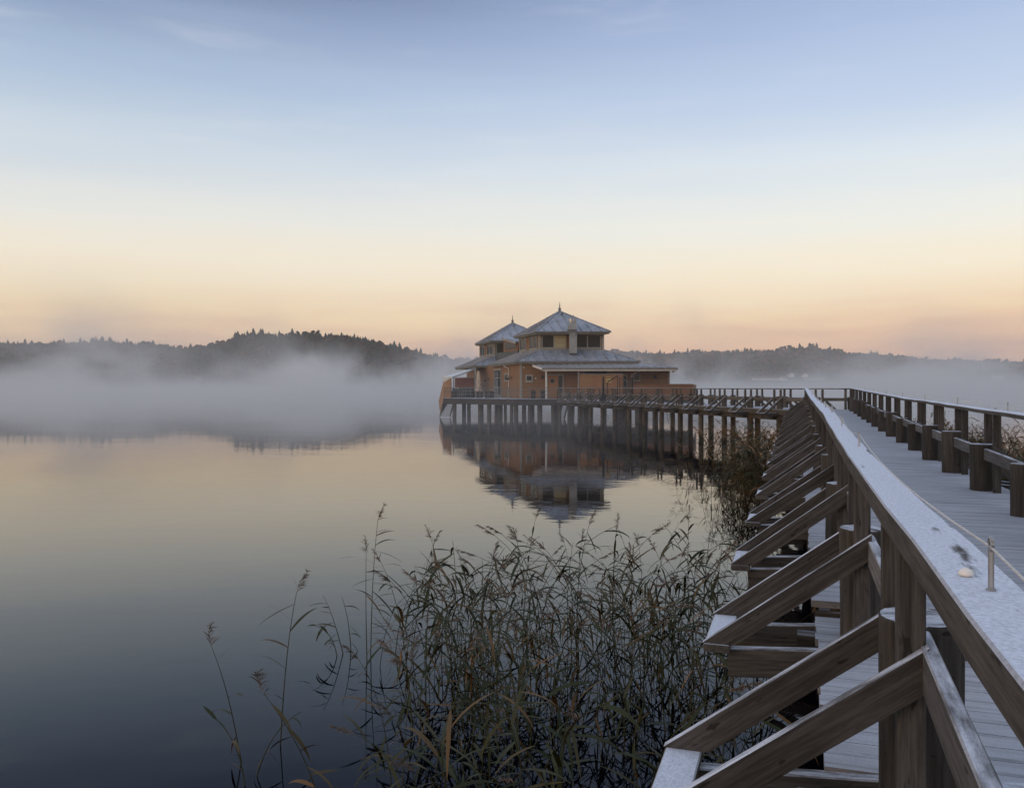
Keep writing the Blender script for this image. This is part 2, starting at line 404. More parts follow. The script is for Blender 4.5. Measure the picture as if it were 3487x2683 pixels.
RIGHTH = Hill([(1200, 1255), (1500, 1235), (1700, 1222), (1950, 1203), (2063, 1193), (2109, 1194), (2164, 1201), (2228, 1203), (2302, 1204), (2408, 1196), (2545, 1195), (2633, 1195), (2700, 1186), (2783, 1184),
               (2830, 1194), (2885, 1203), (2987, 1207), (3089, 1216), (3157, 1222), (3328, 1229), (3487, 1232), (4000, 1225), (4700, 1230), (5200, 1250)], 2050., 1250., 500., 12.)
def unit_conifer(n, tiers, seed):
    r = np.random.RandomState(seed); V, T = [], []
    for i in range(tiers):
        z0 = .12 + .78 * i / tiers; z1 = min(1.0, z0 + 1.25 / tiers + .12); rad = (1 - z0) * .30 + .03
        k = len(V)
        for j in range(n):
            a = 2 * math.pi * j / n + r.rand() * .5; q = rad * (.6 + .7 * r.rand())
            V.append((q * math.cos(a), q * math.sin(a), z0 - .06 * r.rand()))
        V.append((0, 0, z1))
        T += [(k + j, k + (j + 1) % n, k + n) for j in range(n)]
    k = len(V); V += [(.03, 0, 0), (-.02, .03, 0), (-.02, -.03, 0), (0, 0, .5)]; T += [(k, k + 1, k + 3), (k + 1, k + 2, k + 3), (k + 2, k, k + 3)]
    return np.array(V), np.array(T)
def unit_broadleaf(seed, blobs=5):
    r = np.random.RandomState(seed); V, T = [], []
    for b in range(blobs):
        c = np.array([r.uniform(-.2, .2), r.uniform(-.2, .2), r.uniform(.35, .82)]); s_ = r.uniform(.13, .24)
        k = len(V); pts = []
        for i, (x, y, z) in enumerate([(1, 0, 0), (-1, 0, 0), (0, 1, 0), (0, -1, 0), (0, 0, 1), (0, 0, -1), (.7, .7, .3), (-.7, .7, -.2), (.6, -.7, -.3), (-.7, -.6, .4)]):
            q = s_ * r.uniform(.7, 1.25); pts.append(c + np.array([x, y, z]) * q)
        V += pts
        T += [(k + a, k + b_, k + c_) for a, b_, c_ in [(0, 6, 4), (6, 2, 4), (2, 7, 4), (7, 1, 4), (1, 9, 4), (9, 3, 4), (3, 8, 4), (8, 0, 4), (6, 0, 5), (2, 6, 5), (7, 2, 5), (1, 7, 5), (9, 1, 5), (3, 9, 5), (8, 3, 5), (0, 8, 5)]]
    k = len(V); V += [(.03, 0, 0), (-.02, .03, 0), (-.02, -.03, 0), (0, 0, .6)]; T += [(k, k + 1, k + 3), (k + 1, k + 2, k + 3), (k + 2, k, k + 3)]
    return np.array(V), np.array(T)
CON = [unit_conifer(7, 6, i) for i in range(4)]; BRO = [unit_broadleaf(20 + i) for i in range(4)]
def wood_mass(name, label, hill, n, seed, hmin, hmax, pxr, warm=.35, mat_=None, spruce=.70):
    r = np.random.RandomState(seed); px = r.uniform(pxr[0], pxr[1], n)
    u = r.rand(n); D = np.where(u < .3, hill.crest + r.uniform(-40, 20, n), hill.shore + (hill.crest - hill.shore) * r.rand(n) ** .8)
    clear = np.zeros(n, bool)
    for hx, hw, hd in HOUSES: clear |= (np.abs(px - hx) < hw) & (D < hd + 12) & (hill.crest > 1500)
    z = hill.z(px, D); Vs, Ts, Cs, k = [], [], [], 0
    kind = VN(px / 45. + 9, D / 50.) + r.rand(n) * .5
    for i in range(n):
        if clear[i]: continue
        con = kind[i] > spruce
        V, T = (CON if con else BRO)[r.randint(4)]
        h = r.uniform(hmin, hmax) * (1.1 if con else .85) * (1.45 if r.rand() < .07 else 1.); w = h * (r.uniform(.75, 1.1) if con else r.uniform(.9, 1.4)); a = r.rand() * 6.28; c_, s_ = math.cos(a), math.sin(a)
        X = (px[i] - CX) / F * D[i]
        P = np.stack([X + (V[:, 0] * c_ - V[:, 1] * s_) * w, D[i] + (V[:, 0] * s_ + V[:, 1] * c_) * w, z[i] + V[:, 2] * h - .5], -1)
        Vs.append(P); Ts.append(T + k); k += len(V); Cs.append(np.full(len(V), (.05 + .3 * r.rand()) if con else (.25 + (.75 if r.rand() < warm else .3) * r.rand())))
    return tag(npmesh(name, np.concatenate(Vs), np.concatenate(Ts), mat_ or FOREST, np.concatenate(Cs)), label, 'forest', kind='stuff')
# houses on the far shore: column, base row, width, depth, wall height, ridge height, turn, storeys, label; each stands where the slope has that height
HOUSE_ROWS = [(2693, 1284, 12, 9, 4, 3.5, 90, 1, 'white gabled house on the far shore standing highest of its row'), (2595, 1293, 28, 9, 2.6, 1.2, 0, 1, 'long low white building farthest left on the far shore'),
    (2641, 1294, 14, 9, 2.4, 1.2, 0, 1, 'low pale house between the long white building and the gabled house'), (2667, 1295, 9, 8, 3.4, 2, 20, 1, 'small pale cottage at the foot of the gabled white house'),
    (2741, 1285, 12, 9, 3.6, 3, 80, 1, 'faint gabled house just right of the highest white house'), (2772, 1294, 29, 9, 2.8, 1.3, 0, 1, 'long low pale building above the end of the near handrail'),
    (3398, 1297, 13, 10, 9, 3, 5, 3, 'tall three storey white house on the shore at the far right'), (3100, 1293, 12, 9, 3, 2.5, 30, 1, 'faint white house left of a pair behind the far handrail'),
    (3165, 1296, 13, 9, 3.5, 2.5, -20, 1, 'faint white house right of a pair behind the far handrail'), (3250, 1294, 22, 9, 3, 1.5, 0, 1, 'long faint pale building between the handrail and the tall house')]
HOUSES = []
for hx, hb, hw, *_ in HOUSE_ROWS:
    d_ = np.arange(1258., 1700.); zz_ = RIGHTH.z(np.full_like(d_, hx), d_); HOUSES.append((hx, (hw / 2 + 5) / 1300 * F, float(d_[np.argmin(np.abs(zz_ - zof(hb, d_)))])))
LEFTH.terrain('hill', 'dark wooded hill beyond the mist on the left of the bathhouse')
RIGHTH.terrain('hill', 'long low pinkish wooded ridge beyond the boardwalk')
wood_mass('forest', 'dark mixed wood covering the hill left of the bathhouse', LEFTH, 12000, 1, 4.5, 9.5, (-700, 2000))
wood_mass('forest', 'hazy autumn wood along the far ridge behind the boardwalk', RIGHTH, 10000, 2, 8, 17, (1500, 4300), .6, FOREST_SUNLIT, .95)
# ------------------------------------------------------------------ the boardwalk: a near leg and a far leg meeting at a bend
DA = Vector((.3176, .9482, 0)); NA = Vector((.9482, -.3176, 0))          # along / to the right of the near leg
DB = Vector((-.2389, .9710, 0)); NB = Vector((.9710, .2389, 0))          # the far leg
OB = Vector((12.9, 38.0, 0)); LB = 38.1                                   # its near handrail starts here
DECK_H = [(0, 1.62), (3.2, 1.54), (5, 1.42), (9, 1.36), (14, 1.31), (18, 1.28), (24, 1.22), (32, 1.1), (38, 1.0), (120, 1.0)]   # depth below eye level
LRAIL_H = [(-1, .418), (2, .422), (3, .427), (5, .43), (9, .365), (10.5, .313), (12, .32), (16, .29), (20, .265), (25, .22), (32, .11), (38, .03), (120, .04)]
RRAIL_H = [(-1, .42), (5, .36), (9.6, .29), (12, .28), (16, .25), (20, .236), (23, .20), (32, .1), (38, .03), (120, .04)]
def pa(s, p, z): v = DA * s + NA * p; return Vector((v.x, v.y, z))
def pb(s, p, z): v = OB + DB * s + NB * p; return Vector((v.x, v.y, z))
def za(s): return EYE - lerp(s * .9482, DECK_H)
def rail_board(name, pts, w, h, mat_, parent):
    """one long board bent along a run of points (tops given), grain along its length"""
    b = MB(); n = len(pts); c = .006
    for i, (P_, side) in enumerate(pts):
        for y, z in [(-w / 2, -h + c), (-w / 2 + c, -h), (w / 2 - c, -h), (w / 2, -h + c), (w / 2, -c), (w / 2 - c, 0), (-w / 2 + c, 0), (-w / 2, -c)]:
            b.v.append(tuple(P_ + side * y + Vector((0, 0, z))))
    for i in range(n - 1):
        for j in range(8):
            b.f.append((i * 8 + j, i * 8 + (j + 1) % 8, (i + 1) * 8 + (j + 1) % 8, (i + 1) * 8 + j)); b.m.append(0)
    b.f += [tuple(range(8))[::-1], tuple((n - 1) * 8 + j for j in range(8))]; b.m += [0, 0]
    d = pts[-1][0] - pts[0][0]; ang = math.atan2(d.y, d.x)
    M = Matrix.Translation(pts[0][0]) @ Matrix.Rotation(ang, 4, 'Z'); Mi = M.inverted()
    b.v = [tuple(Mi @ Vector(v)) for v in b.v]
    return b.build(name, mat_, parent, M)
PILES = {}
def pile(parent, x, y, top, r, lean=0., mat_=None, cap=True, name='pile', seed=0):
    """a round timber pile, slightly wobbly, going down through the water"""
    rn = random.Random(int(seed * 7919 + x * 131 + y * 17))
    k = int(rn.random() * 6); L = round(top + .5, 1); key = (k, L, round(r, 2), mat_.name if mat_ else '')
    me = PILES.get(key)
    if me is None:
        b = MB(); q = random.Random(k); n = 22; zs = [0, .008, .03, .5, 1.0, 1.6, L]; zs = [z for z in zs if z < L] + [L]
        w1, w2 = q.uniform(0, 6), q.uniform(0, 6); off = [1 + .035 * math.sin(2 * 6.2832 * j / n + w1) + .02 * math.sin(5 * 6.2832 * j / n + w2) for j in range(n)]
        for i, z in enumerate(zs):
            rad = r * (.955 if z == 0 else .99 if z == .008 else 1.0) * (1 - .05 * z / L)
            ox, oy = (q.uniform(-.012, .012), q.uniform(-.012, .012)) if z > .1 else (0, 0)
            b.v += [(ox + rad * off[j] * math.cos(6.2832 * j / n), oy + rad * off[j] * math.sin(6.2832 * j / n), -z) for j in range(n)]
        for i in range(len(zs) - 1):
            for j in range(n):
                A, B = i * n + j, i * n + (j + 1) % n
                b.f.append((B, A, A + n, B + n)); b.m.append(0)
        c0 = len(b.v); b.v.append((0, 0, .0))
        for j in range(n): b.f.append((j, (j + 1) % n, c0)); b.m.append(0)
        me = PILES[key] = b.mesh('pile'); me.materials.append(mat_ or PILE)
        me.polygons.foreach_set('use_smooth', [abs(p_.normal.z) < .5 for p_ in me.polygons])
    M = Matrix.Translation((x, y, top)) @ Matrix.Rotation(rn.uniform(0, 6.28), 4, 'Z') @ Matrix.Rotation(lean, 4, 'X')
    return link(name, me, None, parent, M)
def bolt(parent, P_, h=.085):
    b = MB(); b.tube([P_, P_ + Vector((0, 0, h))], .0058, 6)
    ring = [P_ + Vector((.0, 0, h + .012)) + (DA * math.cos(t) + Vector((0, 0, 1)) * math.sin(t)) * .013 for t in (6.2832 * i / 10 for i in range(11))]
    b.tube(ring, .0045, 5, cap=False); b.tube([P_ + Vector((0, 0, .0)), P_ + Vector((0, 0, .004))], .010, 8)
    return b.build('eye_bolt', GALV, parent)
def deck_boards(name, f, s0, s1, p0, p1, zf, parent, w=.136, gap=.004, th=.045, cell=None):
    b = MB(); s = s0; rn = random.Random(3)
    while s < s1:
        e = min(s + w, s1); j0, j1 = rn.uniform(-.012, .012), rn.uniform(-.02, .02); dz = rn.uniform(-.0009, .0009)
        lo = [f(s, p0 + j0, zf(s) - th + dz), f(e, p0 + j0, zf(e) - th + dz), f(e, p1 + j1, zf(e) - th + dz), f(s, p1 + j1, zf(s) - th + dz)]
        b.hull(lo[::-1], [q + Vector((0, 0, th)) for q in lo[::-1]]); s += w + gap
    n_, d_ = (NA, DA) if f is pa else (NB, DB); o_ = f((s0 + s1) / 2, p0, 0)
    M = Matrix(((n_.x, d_.x, 0, o_.x), (n_.y, d_.y, 0, o_.y), (0, 0, 1, 0), (0, 0, 0, 1))); Mi = M.inverted(); b.v = [tuple(Mi @ Vector(v)) for v in b.v]
    return b.build(name, DECK, parent, M)

near = thing('boardwalk', pa(10, 1.3, 0), 'long frosted timber boardwalk leading away from the viewer with braced handrails', 'boardwalk')
far = thing('boardwalk', pb(18, 1.1, 0), 'farther leg of boardwalk on tall round piles running to the bathhouse', 'boardwalk')
SA1 = 40.4
deck_boards('deck', pa, 6.0, SA1, .095, 2.62, za, near)
deck_boards('lower_deck', pa, 3.62, 5.98, .11, 2.62, lambda s: za(6.0) - .10, near)
deck_boards('lower_deck', pa, .6, 3.60, .13, 2.62, lambda s: za(6.0) - .235, near)
for s in (5.99, 3.61):
    z = za(6.0) - (.05 if s > 5 else .15); beam('riser', pa(s, .11, z - .08), pa(s, 2.6, z - .08), .03, .13, DARKW, near)
def run(pts_s, f, p, H, toD):
    return [(f(s, p, EYE - lerp(toD(s), H)), None) for s in pts_s]
def rails(f, nvec, ss, p, H, toD, parent, w=.165, h=.05, name='handrail', m_=None):
    rn = random.Random(int(p * 100) + len(ss))
    return rail_board(name, [(f(s, p, EYE - lerp(toD(s), H) + rn.uniform(-.006, .006)), nvec) for s in ss], w, h, m_ or RAIL, parent)
tA = lambda s: s * .9482
tB = lambda s: 38 + s * .971
rails(pa, NA, np.arange(-.6, 40.6, .8), .378, LRAIL_H, tA, near, .152, .092)
rails(pa, NA, np.arange(3, 41.9, .8), 2.335, RRAIL_H, tA, near)
rails(pb, NB, np.arange(0, 38.3, 1.9), 0, LRAIL_H, tB, far, .15)
rails(pb, NB, np.arange(.2, 38.3, 1.9), 2.2, LRAIL_H, tB, far, .15)
CORNER = pa(41.0, 2.335, 0)
rl_ = lambda p, q: rail_board('handrail', [(p, (q - p).cross(Vector((0, 0, 1))).normalized()), (q, (q - p).cross(Vector((0, 0, 1))).normalized())], .15, .05, RAIL, far)

def brace(parent, a, e, th, h, side_):
    """a raking timber: sawn level where it stands on the foot plate, sawn plumb where it meets the post"""
    d = e - a; hz = Vector((d.x, d.y, 0)); L = hz.length; hz.normalize(); al = math.atan2(d.z, L); c_, s_ = math.cos(al), math.sin(al)
    poly = [(-h / 2 / s_, 0), (h / 2 / s_, 0), (L, d.z - h / 2 / c_), (L, d.z + h / 2 / c_)]
    M, _ = frame(a, e); Mi = M.inverted(); n = Vector((-hz.y, hz.x, 0)) * th / 2
    P = lambda k: [tuple(Mi @ (a + hz * u + Vector((0, 0, z)) + n * k)) for u, z in poly]
    MB().hull(P(1), P(-1)).build('brace', WOOD if parent is near else WOODF, parent, M)
def bent(f, n, d, s, side, parent, zd, zr, toe, br=True, posts=True, thick=.14, frost=None, twin=.27):
    """one trestle side: round pile rising through the deck, two posts with their raking braces, the foot plate and outriggers. side -1 left, +1 right"""
    p_post, p_pile = ((.354, .415 if s < 4 else .375) if side < 0 else (2.405, 2.28)) if f is pa else ((-.03, .09) if side < 0 else (2.23, 2.11))
    toe_p = p_post + side * .80
    rn = random.Random(int(s * 100) + side)
    c = f(s, p_pile, 0); h = rn.uniform(.55, .64)
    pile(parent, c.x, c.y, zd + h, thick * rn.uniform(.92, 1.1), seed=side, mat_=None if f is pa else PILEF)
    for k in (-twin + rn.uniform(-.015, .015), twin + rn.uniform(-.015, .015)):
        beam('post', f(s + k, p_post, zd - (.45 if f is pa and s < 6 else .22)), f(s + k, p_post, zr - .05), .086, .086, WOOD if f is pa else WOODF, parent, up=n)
        if br:
            kb = k + math.copysign(.067, k); a = f(s + kb, toe_p, zd + toe + .024); e = f(s + kb + rn.uniform(-.006, .006), p_post - side * .045, zd + .515 + (rn.uniform(-.03, .03) if s > 6 else 0))
            brace(parent, a, e, .048, .112, side)
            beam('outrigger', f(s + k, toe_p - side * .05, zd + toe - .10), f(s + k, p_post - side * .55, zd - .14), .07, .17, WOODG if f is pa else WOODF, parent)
    if br:
        beam('foot_plate', f(s - twin - .10, toe_p + side * .01, zd + toe + .0), f(s + twin + .10, toe_p + side * .01, zd + toe), .15, .045, RAIL, parent)
for i in range(18):
    s = 3.34 + 2.22 * i
    zd = za(max(s, 5.6))
    toe = -.135
    bent(pa, NA, DA, s, -1, near, zd, EYE - lerp(tA(s), LRAIL_H), toe)
    if i >= 1:
        bent(pa, NA, DA, s + .25, 1, near, zd, EYE - lerp(tA(s), RRAIL_H), toe, br=i < 14)
    beam('bearer', pa(s + .02, .0, zd - .20), pa(s + .02, 2.7, zd - .20), .12, .20, DARKW, near)
    s2 = s + 2.22
    # middle rail between one pile and the next
    if i < 17:
        for p, q0, H in ((.405, s, 0), (2.30, s + .25, 1)):
            if H and i < 1: continue
            z0, z1 = (za(max(q0, 3.6)) + .42 if q0 > 6 else zd + .42), za(max(q0 + 2.22, 5.6)) + .42
            beam('middle_rail', pa(q0 + .13, p, z0 + .055), pa(q0 + 2.10, p, z1 + .055), .05, .145, RIMED, near)
beam('middle_rail', pa(-.6, .405, za(5.6) + .36), pa(3.24, .405, za(5.6) + .515), .05, .145, RIMED, near)
for p in (.2, 1.35, 2.5):
    zs = [pa(s, p, (za(s) if s > 6 else za(6.0) - .235) - .12) for s in (.6, 6.0, 12, 20, 30, 40.2)]
    for a, b in zip(zs[:-1], zs[1:]): beam('stringer', a, b, .08, .15, DARKW, near)
LS = (2.01, 6.45, 8.9, 11.4, 13.9, 16.5, 19.2, 22.4, 26.5, 32.0)
LPp = [.385] + [.412] * 9
for s, pp in zip(LS, LPp): bolt(near, pa(s, pp, EYE - lerp(tA(s), LRAIL_H) - .002))
LB_ = [pa(s, pp, EYE - lerp(tA(s), LRAIL_H) + .088) for s, pp in zip(LS, LPp)]
RS = (8.2, 11.6, 15.0, 18.6, 22.4, 26.4, 30.4, 34.6)
RB_ = [pa(s, 2.40, EYE - lerp(tA(s), RRAIL_H) + .088) for s in RS]
for s in RS: bolt(near, pa(s, 2.40, EYE - lerp(tA(s), RRAIL_H) - .002))
def rope(pts, label, sag=.012):
    b = MB(); P_ = []
    for a, c in zip(pts[:-1], pts[1:]):
        for k in range(8):
            t = k / 8; P_.append(a.lerp(c, t) - Vector((0, 0, sag * 4 * t * (1 - t))))
    b.tube(P_ + [pts[-1]], .0028, 6); return tag(b.build('rope', ROPEM), label, 'rope', 'ropes strung along the handrails')
rope([pa(-.5, .455, LB_[0].z - .05)] + LB_[:1], 'short slack end of pale rope hanging from the nearest eye bolt', .03)
def taut(pts): return pts
b_ = rope(LB_, 'thin pale rope along the inner edge of the frosted near handrail', .05)
rope(RB_ , 'thin cord on small bolts above the far side handrail of the boardwalk', .02)
ms = MB(); mp_ = pa(2.14, .360, EYE - lerp(2.1, LRAIL_H))
ms.tube([mp_, mp_ + Vector((0, 0, .006)), mp_ + Vector((.0, 0, .014)), mp_ + Vector((0, 0, .018))], [.013, .017, .012, .003], 10)
tag(ms.build('ice_lump', SNOW, smooth=True), 'small round whitish lump of ice on the near handrail beside the eye bolt', 'ice lump')

# far leg
zb_ = lambda s: EYE - 1.0
deck_boards('deck', pb, -1.2, LB, -.22, 2.42, zb_, far)
for i in range(14):
    s = 1.9 + 2.7 * i; zd = EYE - 1.0
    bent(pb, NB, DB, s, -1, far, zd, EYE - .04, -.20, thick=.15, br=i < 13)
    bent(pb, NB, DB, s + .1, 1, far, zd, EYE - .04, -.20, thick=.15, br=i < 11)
    beam('bearer', pb(s, -.35, zd - .33), pb(s, 2.55, zd - .33), .16, .22, DARKW, far)
    beam('bearer', pb(s + .22, -.32, zd - .33), pb(s + .22, 2.5, zd - .33), .10, .2, DARKW, far)
    for p in (0.06, 2.14):
        if i < 13: beam('middle_rail', pb(s, p, zd + .44), pb(s + 2.7, p, zd + .44), .05, .15, WOODF, far)
beam('middle_rail', pb(-.2, .06, zd + .44), pb(1.9, .06, zd + .44), .05, .15, WOODF, far)
for p in (-.16, 2.36): beam('stringer', pb(-1.0, p, EYE - 1.15), pb(LB, p, EYE - 1.15), .09, .24, WOODF, far)
for p in (-.05, 1.1, 2.25): beam('girder', pb(-.6, p, EYE - 1.40), pb(LB, p, EYE - 1.40), .16, .22, DARKW, far)
# the bend: a fan of decking, the outer handrail closing the corner
b = MB(); zc = EYE - 1.0
A0, A1 = pa(40.38, .095, zc), pa(40.38, 2.62, zc); B0, B1 = pb(-1.2, -.22, zc), pb(-1.2, 2.42, zc)
cor = pa(42.3, 2.75, zc); lo = [A0, A1, cor, pb(1.0, 2.52, zc), pb(1.0, 2.36, zc), B0]
b.hull([q - Vector((0, 0, .06)) for q in lo], [q - Vector((0, 0, .012)) for q in lo]); b.build('corner_deck', DECK, far)
zr = EYE - .03
rl_(pa(41.7, 2.335, zr + .002), pb(.25, 2.2, zr + .002))
for q, w_ in ((pa(41.75, 2.33, 0), .1), (pa(41.75, 2.33, 0).lerp(pb(.25, 2.2, 0), .55), .085)):
    beam('post', Vector((q.x, q.y, zc - .2)), Vector((q.x, q.y, zr - .05)), w_, w_, WOODF, far, up=NB)
beam('middle_rail', pa(41.7, 2.30, zc + .46), pb(2.0, 2.14, zc + .44), .05, .15, WOODF, far)
for q in (pa(41.2, .3, 0), pa(41.9, 2.1, 0), pb(.2, .3, 0)): pile(far, q.x, q.y, zc - .1, .14, seed=9)
# ------------------------------------------------------------------ the bathhouse on its piles
ZD = EYE - 1.0
bath = thing('bathhouse', (3.5, 84, 0), 'ochre boarded bathhouse with two zinc pyramid roofs standing on piles in the lake', 'bathhouse')
def V3(x, y, z): return Vector((x, y, z))
SH = Vector((-4.59, 14.9, 0))                                             # from the front pavilion to the rear one
# plan corners, in order left, front, right, back
def para(a, b, c): a, b, c = Vector(a), Vector(b), Vector(c); return [a, b, c, a + c - b]
EAVE1 = para((-2.455, 90.7, 0), (.396, 79.2, 0), (11.74, 78.0, 0))
TW = para((.76, 86.5, 0), (2.57, 80.2, 0), (8.58, 79.9, 0))
EAVE2 = para((.165, 87.2, 0), (2.20, 79.4, 0), (9.14, 79.0, 0))
def zup(p, z): return Vector((p.x, p.y, z))
def seams(b, a0, a1, t0, t1, n, h=.08, w=.07):
    """standing seams from an eave edge a0-a1 up to a top edge t0-t1"""
    for i in range(1, n):
        u = i / n; e = a0.lerp(a1, u); t = t0.lerp(t1, u)
        nn = (a1 - a0).cross(t0 - a0)
        if (t1 - t0).length < .01:                                         # a triangle: seams run straight up the slope until they meet the hip
            m = t0; u2 = min(u, 1 - u) * 2; foot = a0.lerp(a1, .5); t = e + (m - foot) * (u2 * .98)
        else:
            d = ((t0 + t1) - (a0 + a1)) / 2; la, lt = (a1 - a0).length, (t1 - t0).length
            x = u * la; off = (t0 - a0).dot((a1 - a0).normalized())
            if x < off: t = e + d * (x / off)
            elif x > off + lt: t = e + d * max(0, (la - x) / max(.01, la - off - lt))
            else: t = e + d
        nn.normalize()
        if nn.z < 0: nn = -nn
        if (t - e).length > .3: b.bar(e + nn * h / 2, t + nn * h / 2, w, h, nn)
def roof(name, base, ze, top, zt, n, faces=(0, 1, 2, 3), thick=.16):
    B_ = [zup(p, ze) for p in base]; T_ = [zup(p, zt) for p in top] if len(top) == 4 else [zup(top[0], zt)] * 4
    b = MB()
    for i in range(4):
        j = (i + 1) % 4
        if len(top) == 4: b.add([B_[i], B_[j], T_[j], T_[i]], [(0, 1, 2, 3)])
        else: b.add([B_[i], B_[j], T_[0]], [(0, 1, 2)])
    cen = sum(B_, Vector()) / 4
    seams(b, B_[0], B_[1], T_[0], T_[1], n); seams(b, B_[1], B_[2], T_[1], T_[2], n); seams(b, B_[2], B_[3], T_[2], T_[3], n)
    for i in range(4):                                                     # hip caps
        b.bar(B_[i] + Vector((0, 0, .03)), (T_[i] if len(top) == 4 else T_[0]) + Vector((0, 0, .03)), .12, .05)
    r_ = b.build(name, ROOF, bath)
    g = MB(); s = MB()
    for i in range(4):
        j = (i + 1) % 4
        g.bar(B_[i] - Vector((0, 0, .06)), B_[j] - Vector((0, 0, .06)), .13, .13)
        ins = lambda p, k: p + (cen - p).normalized() * k
        s.bar(ins(B_[i], .16) - Vector((0, 0, .16)), ins(B_[j], .16) - Vector((0, 0, .16)), .04, .17)
        s.add([ins(B_[i], .05) - Vector((0, 0, .16)), ins(B_[j], .05) - Vector((0, 0, .16)), ins(B_[j], 1.2) - Vector((0, 0, .161)), ins(B_[i], 1.2) - Vector((0, 0, .161))], [(0, 1, 2, 3)])
    g.build('gutter', STEEL, r_); s.build('fascia', TRIM, r_)
    return r_
def wallquad(b, p, q, z0, z1, th=.2, mi=0):
    d = (q - p).normalized(); n = Vector((-d.y, d.x, 0))                   # thickness goes to the left of p->q
    b.slab(zup(p, z0), q - p, n * th, (0, 0, z1 - z0), mi)
def onwall(p, q, u0, u1, z0, z1, proud, th):
    """corner, edges of a flat box standing proud of the outer face of a wall p->q (outer face to the right)"""
    d = (q - p).normalized(); n = Vector((d.y, -d.x, 0))
    return zup(p + d * u0 + n * (proud), z0), d * (u1 - u0), -n * th, Vector((0, 0, z1 - z0))
def window(p, q, u0, u1, z0, z1, parent, name='window', frame_=.09, mull=1, bars=0, fm=None, sill=True, sky_pane=-1):
    fm = fm or TRIM
    b = MB(); w = frame_
    for a in ((u0, u1, z1 - w, z1), (u0, u1, z0, z0 + w), (u0, u0 + w, z0 + w, z1 - w), (u1 - w, u1, z0 + w, z1 - w)):
        b.slab(*onwall(p, q, a[0], a[1], a[2], a[3], .05, .05))
    for i in range(mull):
        c = u0 + (u1 - u0) * (i + 1) / (mull + 1); b.slab(*onwall(p, q, c - .05, c + .05, z0 + w, z1 - w, .035, .035))
    for i in range(bars):
        c = z0 + (z1 - z0) * (i + 1) / (bars + 1); b.slab(*onwall(p, q, u0 + w, u1 - w, c - .03, c + .03, .03, .03))
    o = b.build(name, fm, parent)
    g = MB(); n_ = mull + 1
    for i in range(n_):
        a = u0 + w + (u1 - u0 - 2 * w) * i / n_ + (.05 if i else 0); c = u0 + w + (u1 - u0 - 2 * w) * (i + 1) / n_ - (.05 if i < n_ - 1 else 0)
        pm = MB().slab(*onwall(p, q, a, c, z0 + w, z1 - w, .012 + .001 * i, .012)); pm.build('pane', SKYPANE if i == sky_pane else GLASS, o)
    if sill:
        MB().slab(*onwall(p, q, u0 - .05, u1 + .05, z0 - .06, z0 - .002, .11, .11)).build('sill', fm, o)
    return o
APEX = (TW[0] + TW[2]) / 2
def pavilion(off, first):
    sh = lambda L: [p + off for p in L]
    tw, e2, e1 = sh(TW), sh(EAVE2), sh(EAVE1)
    roof('lower_roof', e1, 5.36, [p + (p - (APEX + off)) * .02 for p in tw], 6.42, 12)
    top = roof('tower_roof', e2, 8.13, [(e2[0] + e2[2]) / 2], 10.36, 8)
    b = MB()
    for i in range(4): wallquad(b, tw[i], tw[(i + 1) % 4], 6.2, 8.02)
    twr = b.build('tower_wall', ORANGE, bath)
    b = MB()
    for i in range(4):                                                     # corner boards, plinth and head trim round the lantern
        p, q = tw[i], tw[(i + 1) % 4]; L = (q - p).length
        for a in ((-.03, L + .03, 6.36, 6.56), (-.0, L, 7.88, 8.0), (-.02, .14, 6.56, 7.88), (L - .14, L + .02, 6.56, 7.88)): b.slab(*onwall(p, q, a[0], a[1], a[2], a[3], .045 + .004 * i, .045))
    b.build('corner_trim', TRIM, twr)
    p, q = tw[1], tw[2]; L = (q - p).length                                # front face
    window(p, q, .22, 2.55, 6.60, 7.86, twr, sky_pane=1 if first else -1); window(p, q, 3.25, L - .22, 6.60, 7.86, twr)  # nearer tower: one pane coloured as if reflecting the sky
    p, q = tw[0], tw[1]; L = (q - p).length                                # receding left face
    window(p, q, .3, 2.5, 6.60, 7.86, twr); window(p, q, L - 3.1, L - .55, 6.60, 7.86, twr)
    c = (e2[0] + e2[2]) / 2
    f = MB().tube([zup(c, 10.2), zup(c, 10.32), zup(c, 10.62), zup(c, 10.64), zup(c, 10.68), zup(c, 11.0), zup(c, 11.3)], [.2, .14, .13, .17, .06, .04, .006], 10)
    f.build('finial', STEEL, top)
    b = MB()
    for s_, t in ((0, .72), (2, .72)):                                     # little roof hooks on the hips
        k = zup(e2[s_], 8.13).lerp(zup(c, 10.36), t); b.bar(k, k + Vector((0, 0, .18)), .05, .05)
    b.bar(zup(e2[1], 8.13).lerp(zup(e2[2], 8.13), .5).lerp(zup(c, 10.36), .82), zup(e2[1], 8.13).lerp(zup(e2[2], 8.13), .5).lerp(zup(c, 10.36), .82) + Vector((0, -.25, .1)), .14, .1)
    b.build('roof_hook', STEEL, top)
pavilion(Vector(), True); pavilion(SH, False)
